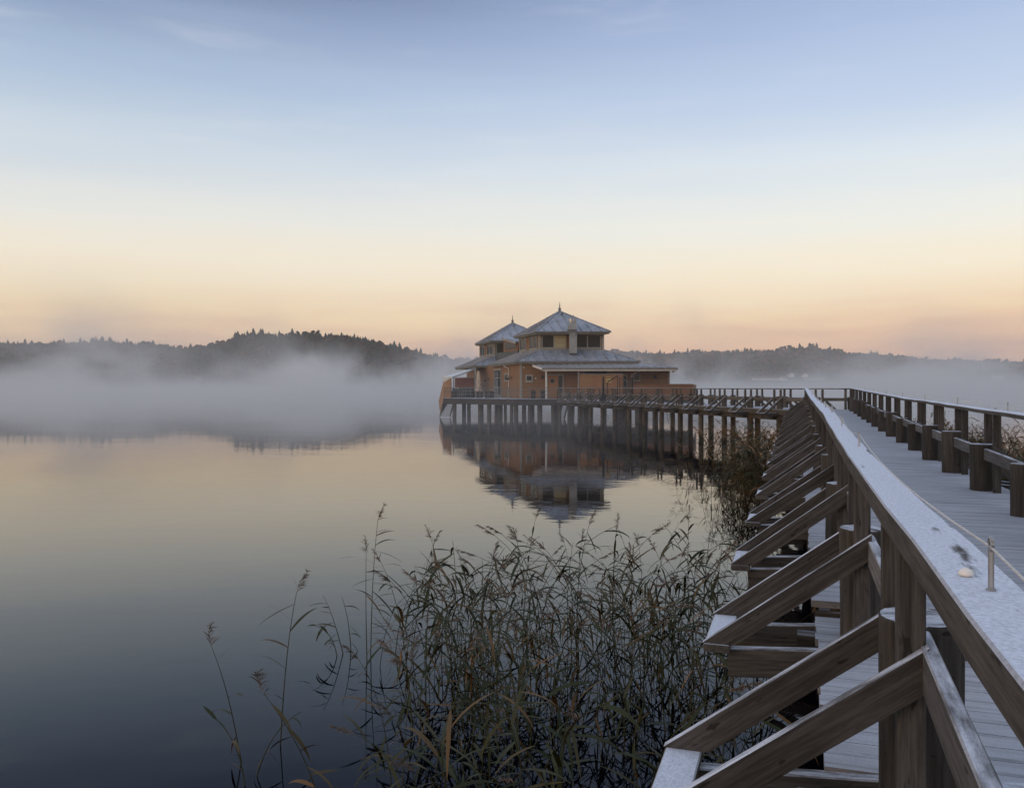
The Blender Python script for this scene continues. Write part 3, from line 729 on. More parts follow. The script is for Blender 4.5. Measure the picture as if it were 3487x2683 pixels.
# flue running up the front face of the nearer lantern
fx = at(1957, 79.3); b = MB()
def ring(b, c, w, d, z0, z1): b.box((c.x - w / 2, c.y - d / 2, z0), (c.x + w / 2, c.y + d / 2, z1))
ring(b, at(1951.5, 79.45), .70, .5, 6.1, 8.0)
lo = at(1951.5, 79.45); hi = at(1949, 79.25)
b.hull([(lo.x - .35, lo.y - .25, 8.0), (lo.x + .35, lo.y - .25, 8.0), (lo.x + .35, lo.y + .25, 8.0), (lo.x - .35, lo.y + .25, 8.0)], [(hi.x - .47, hi.y - .3, 8.3), (hi.x + .38, hi.y - .3, 8.3), (hi.x + .38, hi.y + .3, 8.3), (hi.x - .47, hi.y + .3, 8.3)])
b.hull([(hi.x - .47, hi.y - .3, 8.3), (hi.x + .38, hi.y - .3, 8.3), (hi.x + .38, hi.y + .3, 8.3), (hi.x - .47, hi.y + .3, 8.3)], [(hi.x - .36, hi.y - .25, 8.95), (hi.x + .36, hi.y - .25, 8.95), (hi.x + .36, hi.y + .25, 8.95), (hi.x - .36, hi.y + .25, 8.95)])
ch = b.build('chimney', CHIM, bath); c = zup(hi, 8.95)
MB().tube([c, zup(hi, 9.05), zup(hi, 9.06), zup(hi, 9.28), zup(hi, 9.30)], [.30, .30, .36, .37, .30], 14).build('chimney_cap', GALV, ch)
b = MB(); k = at(1951.5, 79.15)
for dx in (-.25, .25): b.bar((k.x + dx, k.y, 7.95), (k.x + dx * .6, k.y + .02, 7.65), .06, .04)
b.box((k.x - .45, k.y - .03, 8.08), (k.x + .45, k.y + .05, 8.14)); b.build('chimney_bracket', STEEL, ch)
# link between the two lanterns
b = MB(); p, q = TW[1] + SH, TW[0] + Vector((-.1, .2, 0)); q2 = p.lerp(q, .98)
wallquad(b, p + Vector((.1, -.15, 0)), q2, 5.3, 6.72, .3); b.build('link_wall', GREYW, bath)
b = MB(); p2 = p.lerp(q2, .42); wallquad(b, p2, q2, 6.72, 7.2, .25)
d_ = (q2 - p2); b.hull([zup(p2, 7.2), zup(q2, 7.2), zup(q2, 7.2) + Vector((.25, .06, 0)), zup(p2, 7.2) + Vector((.25, .06, 0))], [zup(p2, 8.2), zup(q2, 7.45), zup(q2, 7.45) + Vector((.25, .06, 0)), zup(p2, 8.2) + Vector((.25, .06, 0))])
dm = b.build('dormer_wall', ORANGE, bath)
b = MB(); n_ = Vector((d_.y, -d_.x, 0)).normalized() * .04
b.hull([zup(p2.lerp(q2, .12), 6.95) + n_, zup(p2.lerp(q2, .9), 6.95) + n_, zup(p2.lerp(q2, .9), 7.25) + n_, zup(p2.lerp(q2, .12), 7.82) + n_], [zup(p2.lerp(q2, .12), 6.95) - n_ * .1, zup(p2.lerp(q2, .9), 6.95) - n_ * .1, zup(p2.lerp(q2, .9), 7.25) - n_ * .1, zup(p2.lerp(q2, .12), 7.82) - n_ * .1])
b.build('pane', GLASS, dm)
b = MB(); o_ = n_ * 6
b.hull([zup(p2, 8.22) + o_, zup(q2, 7.47) + o_, zup(q2, 7.47) + Vector((3, .8, 0)), zup(p2, 8.22) + Vector((3, .8, 0))], [zup(p2, 8.36) + o_, zup(q2, 7.61) + o_, zup(q2, 7.61) + Vector((3, .8, 0)), zup(p2, 8.36) + Vector((3, .8, 0))])
b.build('dormer_roof', ROOF, dm)
b = MB(); b.bar(zup(p2, 8.16) + o_ * 1.05, zup(q2, 7.41) + o_ * 1.05, .04, .14); b.build('fascia', TRIM, dm)

# ground floor walls
W0 = Vector((.784, 79.7, 0)); WL = Vector((-.2405, .9706, 0)); WR = Vector((14.43, 78.0, 0))
WB = W0 + WL * 26.5; DW = (WR - W0).normalized()
b = MB(); wallquad(b, WB, W0, ZD, 5.28); wallquad(b, W0, W0 + DW * 11.0, ZD, 5.28); wallquad(b, W0 + DW * 11.002, WR, ZD, 4.60); wallquad(b, WR, WR + WL * 9, ZD, 4.55)
wallquad(b, WB + Vector((9, 1, 0)), WB, ZD, 5.2)
wall = b.build('wall', ORANGE, bath)
def uL(px):                                                                # distance from WB along the left wall for a picture column
    q = (px - CX) / F; t = (W0.x - W0.y * q) / (-WL.x + WL.y * q); return 26.5 - t
def uF(px):
    q = (px - CX) / F; return (q * W0.y - W0.x) / (DW.x - q * DW.y)
for p, q, u, w, z1 in ((WB, W0, 26.5 - .11, .12, 5.26), (W0, WR, 0, .16, 5.26), (W0, WR, (WR - W0).length - .16, .18, 4.5), (WB, W0, uL(1632) - .2, .3, 5.2)):
    MB().slab(*onwall(p, q, u, u + w, ZD, z1, .035, .035)).build('corner_board', TRIM, wall)
gd = window(WB, W0, uL(1683), uL(1707.5), ZD + .05, 4.86, wall, 'glazed_door', .17, 1, 2, TRIM, False)
window(WB, W0, uL(1719), uL(1730), 3.55, 4.35, wall, frame_=.12, mull=0)
window(W0, WR, uF(1789.5), uF(1815), 3.45, 4.10, wall, frame_=.13, mull=0)
window(W0, WR, uF(2156), uF(2181), 3.52, 4.14, wall, frame_=.10, mull=0)
window(W0, WR, uF(2112), uF(2137), 2.9, 4.12, wall, frame_=.12, mull=0)
# dark gap under the porch roof, service opening
MB().slab(*onwall(W0, WR, uF(1991), uF(2066), 4.12, 4.42, .02, .02)).build('service_opening', BLACK, wall)
def wall_lamp(p, q, u, z, n='wall_lamp'):
    d = (q - p).normalized(); nn = Vector((d.y, -d.x, 0)); c = zup(p + d * u, z); b = MB()
    b.tube([c, c + nn * .12 + V3(0, 0, .12), c + nn * .3 + V3(0, 0, .14), c + nn * .38 + V3(0, 0, .02)], .022, 6)
    h = c + nn * .38; b.tube([h + V3(0, 0, .03), h - V3(0, 0, .06), h - V3(0, 0, .2)], [.04, .09, .19], 10); b.tube([c - nn * .0, c + nn * .05], .1, 8)
    b.build(n, BLACK, wall)
for px, z in ((1743, 3.86), (1664, 3.8)): wall_lamp(WB, W0, uL(px), z)
for px, z in ((1848, 3.92), (2231, 3.95)): wall_lamp(W0, WR, uF(px), z)
def downpipe(pts): return MB().tube(pts, .045, 8).build('downpipe', WHITE, wall)
def Lp(u, out, z): n = Vector((WL.y * -1, WL.x, 0)); return zup(WB - WL * u + n * out, z)
u = uL(1735.2); downpipe([Lp(u - .6, .45, 5.15), Lp(u - .5, .4, 5.0), Lp(u, .08, 4.8), Lp(u, .08, ZD + .02)])
q = at(2153, 77.9); downpipe([(q.x + .4, 76.0, 4.5), (q.x + .4, 76.2, 4.36), (q.x - .02, 78.0, 4.1), (q.x - .02, 78.05, 2.0)])
b = MB()                                                                   # small fittings on the boards
for px, z, w in ((1782, 4.72, .10), (1822, 3.72, .11)): b.slab(*onwall(W0, WR, uF(px), uF(px) + w, z, z + w, .06, .06))
b.build('wall_fitting', WHITE, wall)
# entrance door with porthole
u0, u1 = uF(1866), uF(1901)
dr = MB().slab(*onwall(W0, WR, u0, u1, ZD + .03, 4.03, .03, .03)).build('door', DOORM, wall)
b = MB()
for a in ((u0 - .12, u1 + .52, 4.03, 4.16), (u0 - .12, u0 - .002, ZD, 4.03), (u1 + .40, u1 + .52, ZD, 4.03)): b.slab(*onwall(W0, WR, a[0], a[1], a[2], a[3], .05, .05))
b.build('door_frame', TRIM, dr)
MB().slab(*onwall(W0, WR, u1 + .02, u1 + .38, ZD + .03, 4.02, .022, .022)).build('side_light', GLASS, dr)
c = zup(W0 + DW * uF(1881), 3.52) + Vector((DW.y, -DW.x, 0)) * .03; nn = Vector((DW.y, -DW.x, 0))
MB().tube([c, c + nn * .02], .215, 20).build('porthole', BLACK, dr)
b = MB(); b.tube([c + nn * .012 + (DW * math.cos(t) + V3(0, 0, 1) * math.sin(t)) * .225 for t in (6.2832 * i / 20 for i in range(21))], .022, 6, cap=False); b.build('porthole_rim', TRIM, dr)
b = MB(); k = zup(W0 + DW * (u1 - .12), 2.95) + nn * .03; b.tube([k, k + nn * .07, k + nn * .07 - DW * .12], .014, 6); b.build('handle', STEEL, dr)

# porch roof along the front and the right wing
TL, FL, FR, TR = V3(1.95, 79.3, 5.02), V3(2.72, 76.3, 4.66), V3(14.35, 74.0, 4.62), V3(11.9, 78.25, 5.12)
BR, BR2 = V3(15.9, 84.0, 4.62), V3(12.6, 84.0, 5.15)
b = MB(); b.add([FL, FR, TR, TL], [(0, 1, 2, 3)]); b.add([FR, BR, BR2, TR], [(0, 1, 2, 3)])
seams(b, FL, FR, TL, TR, 20, .07); b.bar(FR + V3(0, 0, .02), TR + V3(0, 0, .02), .1, .05)
pr = b.build('porch_roof', ROOF, bath)
b = MB(); b.bar(FL - V3(0, 0, .05), FR - V3(0, 0, .05), .12, .12); b.bar(FR - V3(0, 0, .05), BR - V3(0, 0, .05), .12, .12); b.build('gutter', STEEL, pr)
b = MB(); dn = V3(0, .1, -.18); b.bar(FL + dn, FR + dn, .04, .16); b.bar(FL + V3(-.02, 0, -.09), TL + V3(-.02, 0, -.09), .05, .18); b.bar(FR + V3(-.08, .05, -.17), BR + V3(-.1, 0, -.17), .04, .15)
b.add([FL - V3(-.1, -.1, .26), FR - V3(.2, -.1, .26), TR - V3(0, 0, .7), TL - V3(0, 0, .62)], [(0, 1, 2, 3)])
b.build('fascia', WHITE, pr)
for px, D, w, m_ in ((1859.5, 76.5, .13, WHITE), (1970, 76.2, .13, TRIM)):
    q = at(px, D); beam('porch_post', V3(q.x, q.y, ZD), V3(q.x, q.y, 4.46), w, w, m_, bath, up=V3(0, 1, 0))
# boarded privacy screens
def screen(name, p, q, z0, z1, m_, th=.09, cap=None):
    b = MB(); wallquad(b, p, q, z0, z1, th); o = b.build(name, m_, bath)
    if cap: c_ = MB(); c_.bar(zup(p, z1 + .02), zup(q, z1 + .02), .16, .04); c_.build('cap_rail', cap, o)
    return o
screen('privacy_screen', at(1974, 76.0), at(2019, 75.4), ZD, 4.07, ORANGE, cap=TRIM); screen('privacy_screen', at(2019.5, 75.4), at(2122, 74.6), ZD, 4.05, ORANGEV, cap=TRIM)
screen('terrace_screen', at(2140, 73.2), at(2361, 71.2), 1.3, 3.17, BROWNB, cap=BROWNB)
screen('terrace_screen', at(2361, 71.2), at(2361, 71.2) + V3(2.2, 9, 0), 1.3, 3.17, BROWNB)

# terrace on piles
T0, TLf, TBk = V3(.45, 74.4, 0), V3(-6.51, 81.2, 0), V3(-7.95, 99.0, 0)
TRt = V3(15.2, 70.95, 0); TRb = V3(17.6, 84, 0); TB2 = V3(3, 106, 0)
ring_ = [T0, TRt, TRb, TB2, TBk, TLf]
b = MB(); b.hull([zup(p, ZD - .10) for p in ring_], [zup(p, ZD - .015) for p in ring_])
ter = b.build('terrace', DECK, bath)
b = MB()
for i in range(6):
    p, q = ring_[i], ring_[(i + 1) % 6]; d = (q - p).normalized(); n = Vector((d.y, -d.x, 0))
    for k in range(3): b.slab(zup(p + n * .002 - d * .04, ZD - .54 + k * .18), d * ((q - p).length + .08), n * (.05 + .004 * (k % 2)), (0, 0, .173))
b.build('fascia', WOODG, ter)
for off in (.35, 4.2, 8.4):
    p, q = TLf + V3(off * .8, off * .75, 0), T0 + V3(off * .1 + .0, off + .05, 0); b_2 = beam('bearer', zup(p, ZD - .40), zup(q, ZD - .40), .2, .26, DARKW, ter)
    q2 = TRt + V3(-.3, off + .3, 0); beam('bearer', zup(q, ZD - .41), zup(q2, ZD - .41), .2, .26, DARKW, ter)
rnp = random.Random(4)
def tpile(px, D, r=.2):
    q = at(px, D); pile(ter, q.x, q.y, ZD - .5, r * rnp.uniform(.9, 1.1), lean=rnp.uniform(-.02, .02), seed=3, mat_=PILEF)
for px, D, r in ((1548, 81.0, .2), (1580, 84.5, .21), (1597, 83.0, .2), (1637, 79.4, .24), (1666, 77.6, .2), (1703, 78.8, .24), (1721, 83, .16), (1742, 76.0, .17), (1757, 75.4, .19), (1785, 76.5, .18),
                 (1805, 75.2, .2), (1814, 82, .16), (1838, 75.2, .2), (1884, 75.0, .2), (1898, 79, .22), (1950, 74.4, .17), (1996, 79, .25), (2012, 75, .2), (2055, 75.5, .25), (2110, 74, .22), (2122, 80, .2), (2170, 72.8, .22),
                 (2200, 77, .22), (2230, 72.3, .2), (2290, 71.9, .2), (2350, 71.4, .2), (1690, 93, .2)):
    tpile(px, D, r)
# thin steel balustrade on the terrace edge
def balustrade(p, q, n, balus=()):
    rl2 = MB(); d = (q - p)
    for z in (1.0, .70, .38): rl2.bar(zup(p, ZD + z), zup(q, ZD + z), .03, .03 if z < 1 else .045)
    o = rl2.build('balustrade', STEEL, ter)
    for i in range(n + 1):
        c = p.lerp(q, i / n); beam('baluster_post', zup(c, ZD - .1), zup(c, ZD + 1.0), .045, .045, STEEL, o, bev=.004)
    b = MB(); L = d.length
    for a, e in balus:
        x = a
        while x < e: c = p.lerp(q, x / L); b.bar(zup(c, ZD + .05), zup(c, ZD + .98), .035, .035); x += .30
    if balus: b.build('balusters', STEEL, o)
ins = lambda p: p + V3(.06, .12, 0)
balustrade(ins(TLf), ins(T0), 8, ((.0, 3.2), (5.0, 9.6))); balustrade(ins(T0), ins(T0.lerp(TRt, .255)), 4); balustrade(ins(TBk), ins(TLf), 8)
# left end: sloping awning of frosted glass, dark red wall under it, slanted ochre wind screen
b = MB(); A_, B_, C_, D_ = V3(-7.35, 90.5, 3.99), V3(-6.30, 89.6, 3.99), V3(-3.75, 95.5, 5.12), V3(-4.6, 98.5, 5.12)
b.hull([A_, B_, C_, D_], [v + V3(0, 0, .05) for v in (A_, B_, C_, D_)]); aw = b.build('awning', AWNG, bath)
b = MB()
for t in (0, .33, .66, 1): b.bar(A_.lerp(B_, t) - V3(0, 0, .05), D_.lerp(C_, t) - V3(0, 0, .05), .07, .1)
b.bar(A_, B_, .09, .12); b.bar(D_, C_, .09, .12)
for t in (0, .25, .5, .75, 1): k = A_.lerp(V3(-6.62, 90.2, 3.99), t); b.bar(k, k - V3(0, 0, .62), .045, .045)
b.build('awning_frame', WHITE, aw)
MB().hull([A_ - V3(0, 0, .6), B_ - V3(.3, 0, .6), B_ - V3(.3, -.02, .6), A_ - V3(0, -.02, .6)], [A_ - V3(0, 0, .06), B_ - V3(.3, 0, .06), B_ - V3(.3, -.02, .06), A_ - V3(0, -.02, .06)]).build('awning_pane', AWNG, aw)
p, q = at(1549, 96.0), at(1617, 93.6); b = MB(); wallquad(b, p, q, ZD, 3.98, .15); rw = b.build('porch_wall', REDW, bath)
c_ = MB(); c_.bar(zup(p, 4.02), zup(q, 4.02), .18, .06); c_.build('cap_rail', TRIM, rw)
for px, D in ((1545, 89.7), (1618.5, 93.3)): q = at(px, D); beam('porch_post', V3(q.x, q.y, ZD), V3(q.x, q.y, 4.05 if px < 1600 else 5.1), .22 if px > 1600 else .14, .2 if px > 1600 else .14, TRIM, bath, up=V3(0, 1, 0))
b = MB(); prof = [(1509, 1302.5), (1523, 1294), (1535.5, 1287.5), (1536.5, 1352), (1511.5, 1371), (1499.5, 1413), (1493.5, 1367)]
Dp = [89, 87, 85, 84, 81.5, 84, 88]
pts = [at(x, D, zof(y, D)) for (x, y), D in zip(prof, Dp)]
b.hull([v + V3(.05, .14, 0) for v in pts], pts); b.build('wind_screen', OSCREEN, bath)
# bathing stairs going down into the water
def stairs(name, p, q, w, n, parent, wv):
    st = MB(); wv = Vector(wv).normalized() * w
    for o in (Vector(), wv): st.bar(p + o, q + o, .06, .2)
    s_ = st.build(name, DARKW, parent)
    for i in range(n):
        k = p.lerp(q, (i + .5) / n); beam('tread', k, k + wv, .24, .05, WOODG, s_)
stairs('bathing_stairs', at(1511, 82.2, 1.6), at(1498, 83.5, .10), 1.15, 8, ter, (1, -.5, 0))
stairs('bathing_stairs', at(1917, 80, 1.5), at(1903, 79, .05), .5, 8, ter, (1, 0, 0))
# ------------------------------------------------------------------ things on and around the bathhouse
def parasol():
    q = at(1629, 86.5); o = thing('parasol', (q.x, q.y, ZD), 'closed cream parasol standing on the bathhouse terrace', 'parasol')
    z0 = ZD; P_ = lambda z: V3(q.x, q.y, z0 + z)
    MB().tube([P_(0), P_(2.75)], .03, 8).build('pole', STEEL, o)
    b = MB(); n = 16; prof = [(.62, .27), (.7, .30), (.95, .24), (1.3, .15), (1.5, .19), (1.75, .15), (2.2, .13), (2.55, .10), (2.7, .03)]
    for i, (z, r_) in enumerate(prof):
        b.v += [tuple(P_(z + (.05 * math.sin(j * 2.4) if i == 0 else 0)) + V3(math.cos(6.2832 * j / n), math.sin(6.2832 * j / n), 0) * r_ * (1 + .22 * (-1) ** j)) for j in range(n)]
    for i in range(len(prof) - 1):
        for j in range(n): A, B = i * n + j, i * n + (j + 1) % n; b.f.append((A, B, B + n, A + n)); b.m.append(0)
    b.build('canopy', CREAM, o)
    MB().tube([P_(0), P_(.08), P_(.1)], [.35, .35, .05], 12).build('base', BLACK, o)
parasol()
def grill():
    q = at(1587, 84.2); o = thing('barbecue', (q.x, q.y, ZD), 'barbecue under a bulging black weather cover on the terrace', 'barbecue')
    b = MB(); prof = [(.02, .86, .36), (.25, .88, .38), (.65, .84, .36), (.85, .78, .33), (.98, .55, .24), (1.03, .2, .1)]; n = 14
    for z, a, c in prof: b.v += [(q.x + a * (1 + .05 * math.sin(j * 3.1 + z * 4)) * math.copysign(abs(math.cos(6.2832 * j / n)) ** .6, math.cos(6.2832 * j / n)), q.y + c * math.copysign(abs(math.sin(6.2832 * j / n)) ** .6, math.sin(6.2832 * j / n)), ZD + z) for j in range(n)]
    for i in range(len(prof) - 1):
        for j in range(n): A, B = i * n + j, i * n + (j + 1) % n; b.f.append((A, B, B + n, A + n)); b.m.append(0)
    b.f.append(tuple((len(prof) - 1) * n + j for j in range(n))); b.m.append(0)
    b.build('weather_cover', DARKF, o, smooth=True)
    b = MB()
    for dx in (-.6, .6):
        for dy in (-.25, .25): b.tube([(q.x + dx, q.y + dy, ZD), (q.x + dx, q.y + dy, ZD + .1)], .05, 8)
    b.build('caster', BLACK, o)
grill()
def planter(px, D, w, h, label, group='black planters on the terrace'):
    q = at(px, D); o = thing('planter', (q.x, q.y, ZD), label, 'planter', group); b = MB()
    s = lambda k, z: [(q.x + x * w / 2 * k, q.y + y * .22 * k, ZD + z) for x, y in ((-1, -1), (1, -1), (1, 1), (-1, 1))]
    b.hull(s(.92, 0), s(1, h)); b.build('tub', BLACK, o)
    b = MB(); b.hull(s(1.06, h + .001), s(1.06, h + .05)); b.build('rim', DARKF, o)
planter(1816, 77.6, .44, .72, 'black square planter beside the small square window'); planter(1849, 77.2, .42, .74, 'black square planter next to the white porch post')
planter(1633, 84.2, .62, .55, 'low black planter at the foot of the closed parasol'); planter(1667, 82.0, .9, .62, 'long black planter behind the terrace balusters'); planter(1544, 85.5, 1.0, .62, 'black planter at the awning end of the terrace')
def chair(px, D, rz, label, m_=BLACK):
    q = at(px, D); o = thing('deck_chair', (q.x, q.y, ZD), label, 'chair', 'chairs on the terrace'); M = Matrix.Translation((q.x, q.y, ZD)) @ Matrix.Rotation(rz, 4, 'Z')
    MB().box((-.24, -.24, .42), (.24, .24, .46)).build('seat', m_, o, M); MB().slab((-.24, .20, .46), (.48, 0, 0), (0, .035, 0), (0, .1, .48)).build('backrest', m_, o, M)
    for x in (-.21, .21):
        for y in (-.21, .21): MB().tube([(x, y, 0), (x, y, .42)], .018, 6).build('leg', STEEL, o, M)
chair(1552, 86.0, .6, 'folding chair with dark blue seat at the awning end of the terrace', BLUEF)
chair(1571, 86.6, 2.4, 'black chair half hidden behind the barbecue cover')
def towel():
    q = at(1556, 85.9); b = MB(); P_ = [(-.25, 0, .86), (-.1, -.05, .97), (.1, -.02, 1.0), (.28, .02, .84), (.42, .0, .72), (.40, .2, .70), (.25, .25, .8), (-.2, .22, .84)]
    lo = [(q.x + x, q.y + y, ZD + z) for x, y, z in P_]; b.hull(lo, [(x, y, z + .05) for x, y, z in lo])
    tag(b.build('blanket', WHITE), 'pale folded blanket thrown over the dark blue chair', 'blanket')
towel()
# black steel gate across the boardwalk
def gate():
    o = thing('steel_gate', pb(25.5, 1.1, EYE - 1), 'open black steel gate frame with yellow notice across the boardwalk', 'gate'); z = EYE - 1
    for p in (-.2, 2.35): c = pb(25.2 if p < 0 else 25.9, p, 0); beam('gate_post', zup(c, z - .2), zup(c, z + 1.78), .12, .12, BLACK, o, up=NB)
    for base, e, tall in ((pb(25.2, .12, 0), pb(23.9, .42, 0), 1.85), (pb(25.9, 2.15, 0), pb(27.9, 2.1, 0), 1.8)):
        f = MB(); a, c = zup(base, z), zup(e, z)
        f.bar(a + V3(0, 0, .15), c + V3(0, 0, .15), .05, .06); f.bar(a + V3(0, 0, tall - .45), c + V3(0, 0, tall), .05, .06)
        f.bar(a + V3(0, 0, .1), a + V3(0, 0, tall - .45), .06, .06); f.bar(c + V3(0, 0, .1), c + V3(0, 0, tall), .06, .06)
        lf = f.build('gate_leaf', BLACK, o); bb = MB()
        for i in range(1, 7):
            t = i / 7; k = a.lerp(c, t); bb.bar(k + V3(0, 0, .15), k + V3(0, 0, 1.0 if tall > 1.82 else tall - .3), .022, .022)
        bb.build('infill_bars', BLACK, lf)
    c = pb(25.1, -.02, z + 1.38); s = MB(); s.slab(c, NB * .42, DB * .02, (0, 0, .40)); s.build('notice', SIGNY, o)
    s = MB(); s.slab(c + V3(0, -.004, .29) - DB * .004, NB * .42, DB * .003, (0, 0, .06)); s.slab(c + V3(0, -.004, .12) - DB * .004, NB * .42, DB * .003, (0, 0, .035)); s.build('notice_band', REDW, o)
    k = pb(25.2, -.2, z); s = MB(); s.hull([k + V3(-.28, -.2, 0), k + V3(.28, -.2, 0), k + V3(.28, .2, 0), k + V3(-.28, .2, 0)], [k + V3(-.1, -.08, .55), k + V3(.1, -.08, .55), k + V3(.1, .08, .55), k + V3(-.1, .08, .55)]); s.build('post_foot', BLACK, o)
gate()
# rope ladder hung from the deck edge
def ladder():
    p = at(2268, 60.0, 1.45); q = at(2276, 60.0, .35); o = thing('swim_ladder', (p.x, p.y, p.z), 'narrow metal swim ladder hanging between the boardwalk piles', 'ladder')
    for dx in (0, .2, .40): b = MB(); b.bar(p + V3(dx, 0, 0), q + V3(dx, 0, 0), .03, .03); b.build('side_rail', STEEL, o)
    for i in range(6): k = p.lerp(q, (i + .5) / 6); b = MB(); b.bar(k, k + V3(.40, 0, 0), .03, .03); b.build('rung', STEEL, o)
ladder()
def boat():
    D = 112.; q = at(2418, D); o = thing('rowing_boat', (q.x, q.y, 0), 'small grey rowing boat moored behind the tall boardwalk piles', 'boat')
    L, n = 5.2, 12; b = MB(); secs = []
    for i in range(n + 1):
        t = i / n; x = -L / 2 + L * t; w = .75 * math.sin(min(1, t * 1.6 + .25) * math.pi / 2) * (1 if t < .65 else max(.05, 1 - ((t - .65) / .35) ** 2)); sh = .50 + .25 * max(0, t - .5) ** 1.5 * 2
        secs.append([(x, -w, sh), (x, -w * .8, .12), (x, 0, -.1), (x, w * .8, .12), (x, w, sh), (x, w - .04, sh - .02), (x, w * .75, .18), (x, 0, .02), (x, -w * .75, .18), (x, -w + .04, sh - .02)])
    for s in secs: b.v += s
    for i in range(n):
        for j in range(10): A, B = i * 10 + j, i * 10 + (j + 1) % 10; b.f.append((A, B, B + 10, A + 10)); b.m.append(0)
    b.f += [tuple(range(10)), tuple(n * 10 + j for j in range(10))[::-1]]; b.m += [0, 0]
    M = Matrix.Translation((q.x, q.y, .05)) @ Matrix.Rotation(R(172), 4, 'Z')
    b.build('hull', BOATM, o, M, smooth=True)
    for x in (-1.2, .3, 1.5): MB().box((x - .13, -.6, .32), (x + .13, .6, .36)).build('thwart', WOODG, o, M)
    MB().tube([(-1.6, .68, .50), (1.4, .72, .55)], .035, 6).build('oar', WHITE, o, M)
    b = MB(); b.box((-2.75, -.16, .1), (-2.62, .16, .75)); b.box((-2.9, -.2, .75), (-2.5, .2, 1.05)); b.build('outboard_motor', BLACK, o, M)
    D = 100.; q = at(2594, D); b = MB(); b.tube([(q.x, q.y, -.1), (q.x, q.y, .1), (q.x, q.y, .2), (q.x, q.y, .24), (q.x, q.y, .75), (q.x, q.y, .8)], [.35, .36, .2, .06, .05, .09], 12)
    tag(b.build('buoy', STEEL, smooth=True), 'small dark buoy afloat between two boardwalk piles', 'buoy')
boat()
# houses on the far shore
HW = plain('house_white', (.80, .78, .75), .7, 0, .06, .05); HR = plain('house_roof', (.20, .15, .14), .8, 0, .2, .05)
def house(px, D, base, w, d, h, rh, rz, label, wm=None, storeys=1):
    q = at(px, D); z = zof(base, D); o = thing('house', (q.x, q.y, z), label, 'house', 'houses on the far shore'); M = Matrix.Translation((q.x, q.y, z)) @ Matrix.Rotation(rz, 4, 'Z')
    wl = MB().box((-w / 2, -d / 2, -3), (w / 2, d / 2, h)); wl.hull([(-w / 2, -d / 2, h), (-w / 2, d / 2, h), (-w / 2, 0, h + rh * .95), (-w / 2, 0, h + rh * .95)], [(w / 2, -d / 2, h), (w / 2, d / 2, h), (w / 2, 0, h + rh * .95), (w / 2, 0, h + rh * .95)])
    wl = wl.build('wall', wm or HW, o, M)
    r_ = MB(); e = .7; k = rh / (d / 2)
    for s in (-1, 1): r_.hull([(-w / 2 - e, s * (d / 2 + e), h - e * k), (w / 2 + e, s * (d / 2 + e), h - e * k), (w / 2 + e, 0, h + rh), (-w / 2 - e, 0, h + rh)], [(-w / 2 - e, s * (d / 2 + e), h - e * k + .3), (w / 2 + e, s * (d / 2 + e), h - e * k + .3), (w / 2 + e, 0, h + rh + .3), (-w / 2 - e, 0, h + rh + .3)])
    r_.build('roof', HR, o, M)
    for f_ in range(storeys):
        n = max(2, int(w / 4))
        for i in range(n):
            x = -w / 2 + w * (i + .5) / n; MB().box((x - .6, -d / 2 - .06, 1 + f_ * 2.8), (x + .6, -d / 2 + .05, 2.4 + f_ * 2.8)).build('window', GLASS, wl, M)
for (hx, hb, hw, hd_, hh_, hr_, rz_, st_, lab_), (_, _, D_) in zip(HOUSE_ROWS, HOUSES): house(hx, D_, hb, hw, hd_, hh_, hr_, R(rz_), lab_, storeys=st_)
# trees standing out on the skylines
TRUNK = plain('tree_bark', (.05, .04, .03), .9)
def sky_tree(name, hill, px, h, label, group, proto, w=1.0, seed=0):
    D = hill.crest; x = (px - CX) / F * D; z = float(hill.z(np.array([float(px)]), np.array([D]))[0]) - .5
    o = thing(name, (x, D, z), label, 'tree', group); V, T = proto; r = random.Random(seed + px); a = r.random() * 6.28; c_, s_ = math.cos(a), math.sin(a)
    V = V[:-4]; T = T[:-3]; up = name == 'pine_tree'
    zz_ = (.30 + V[:, 2] * .72) if up else V[:, 2]
    P_ = np.stack([x + (V[:, 0] * c_ - V[:, 1] * s_) * h * w, D + (V[:, 0] * s_ + V[:, 1] * c_) * h * w, z + zz_ * h], -1)
    npmesh('crown', P_, T, FOREST, np.full(len(P_), r.uniform(.05, .35)), o)
    MB().tube([(x, D, z - 1), (x + .1 * h * r.uniform(-.3, .3), D, z + h * .5), (x, D, z + h * .9)], [h * .022, h * .016, h * .004], 6).build('trunk', TRUNK, o)
for px, h, nm, lab in ((864, 15, 'pine_tree', 'tall ragged tree at the left shoulder of the dark hill'), (876, 13, 'pine_tree', 'second ragged tree at the left shoulder of the dark hill'), (915, 14, 'oak_tree', 'broad tree on the left part of the dark hill crest'),
                       (990, 16, 'pine_tree', 'lone round topped pine left of the crest gap on the dark hill'), (1016, 17, 'pine_tree', 'round topped pine at the top of the dark hill crest'), (1041, 16, 'pine_tree', 'pine just right of the highest crest pine'),
                       (1065, 17, 'pine_tree', 'left pine of a close pair on the crest'), (1080, 18, 'pine_tree', 'right pine of a close pair on the crest'), (1128, 15, 'pine_tree', 'single pine standing right of the close pair'),
                       (1180, 13, 'spruce_tree', 'narrow spruce where the dark hill begins to fall'), (1217, 14, 'spruce_tree', 'narrow spruce on the falling right slope of the dark hill'), (1462, 15, 'spruce_tree', 'lone spruce at the low right end of the dark hill')):
    sky_tree(nm, LEFTH, px, h * .62, lab, 'trees on the crest of the dark hill', CON[px % 4] if nm == 'spruce_tree' else BRO[px % 4], 1.0 if nm != 'pine_tree' else .75)
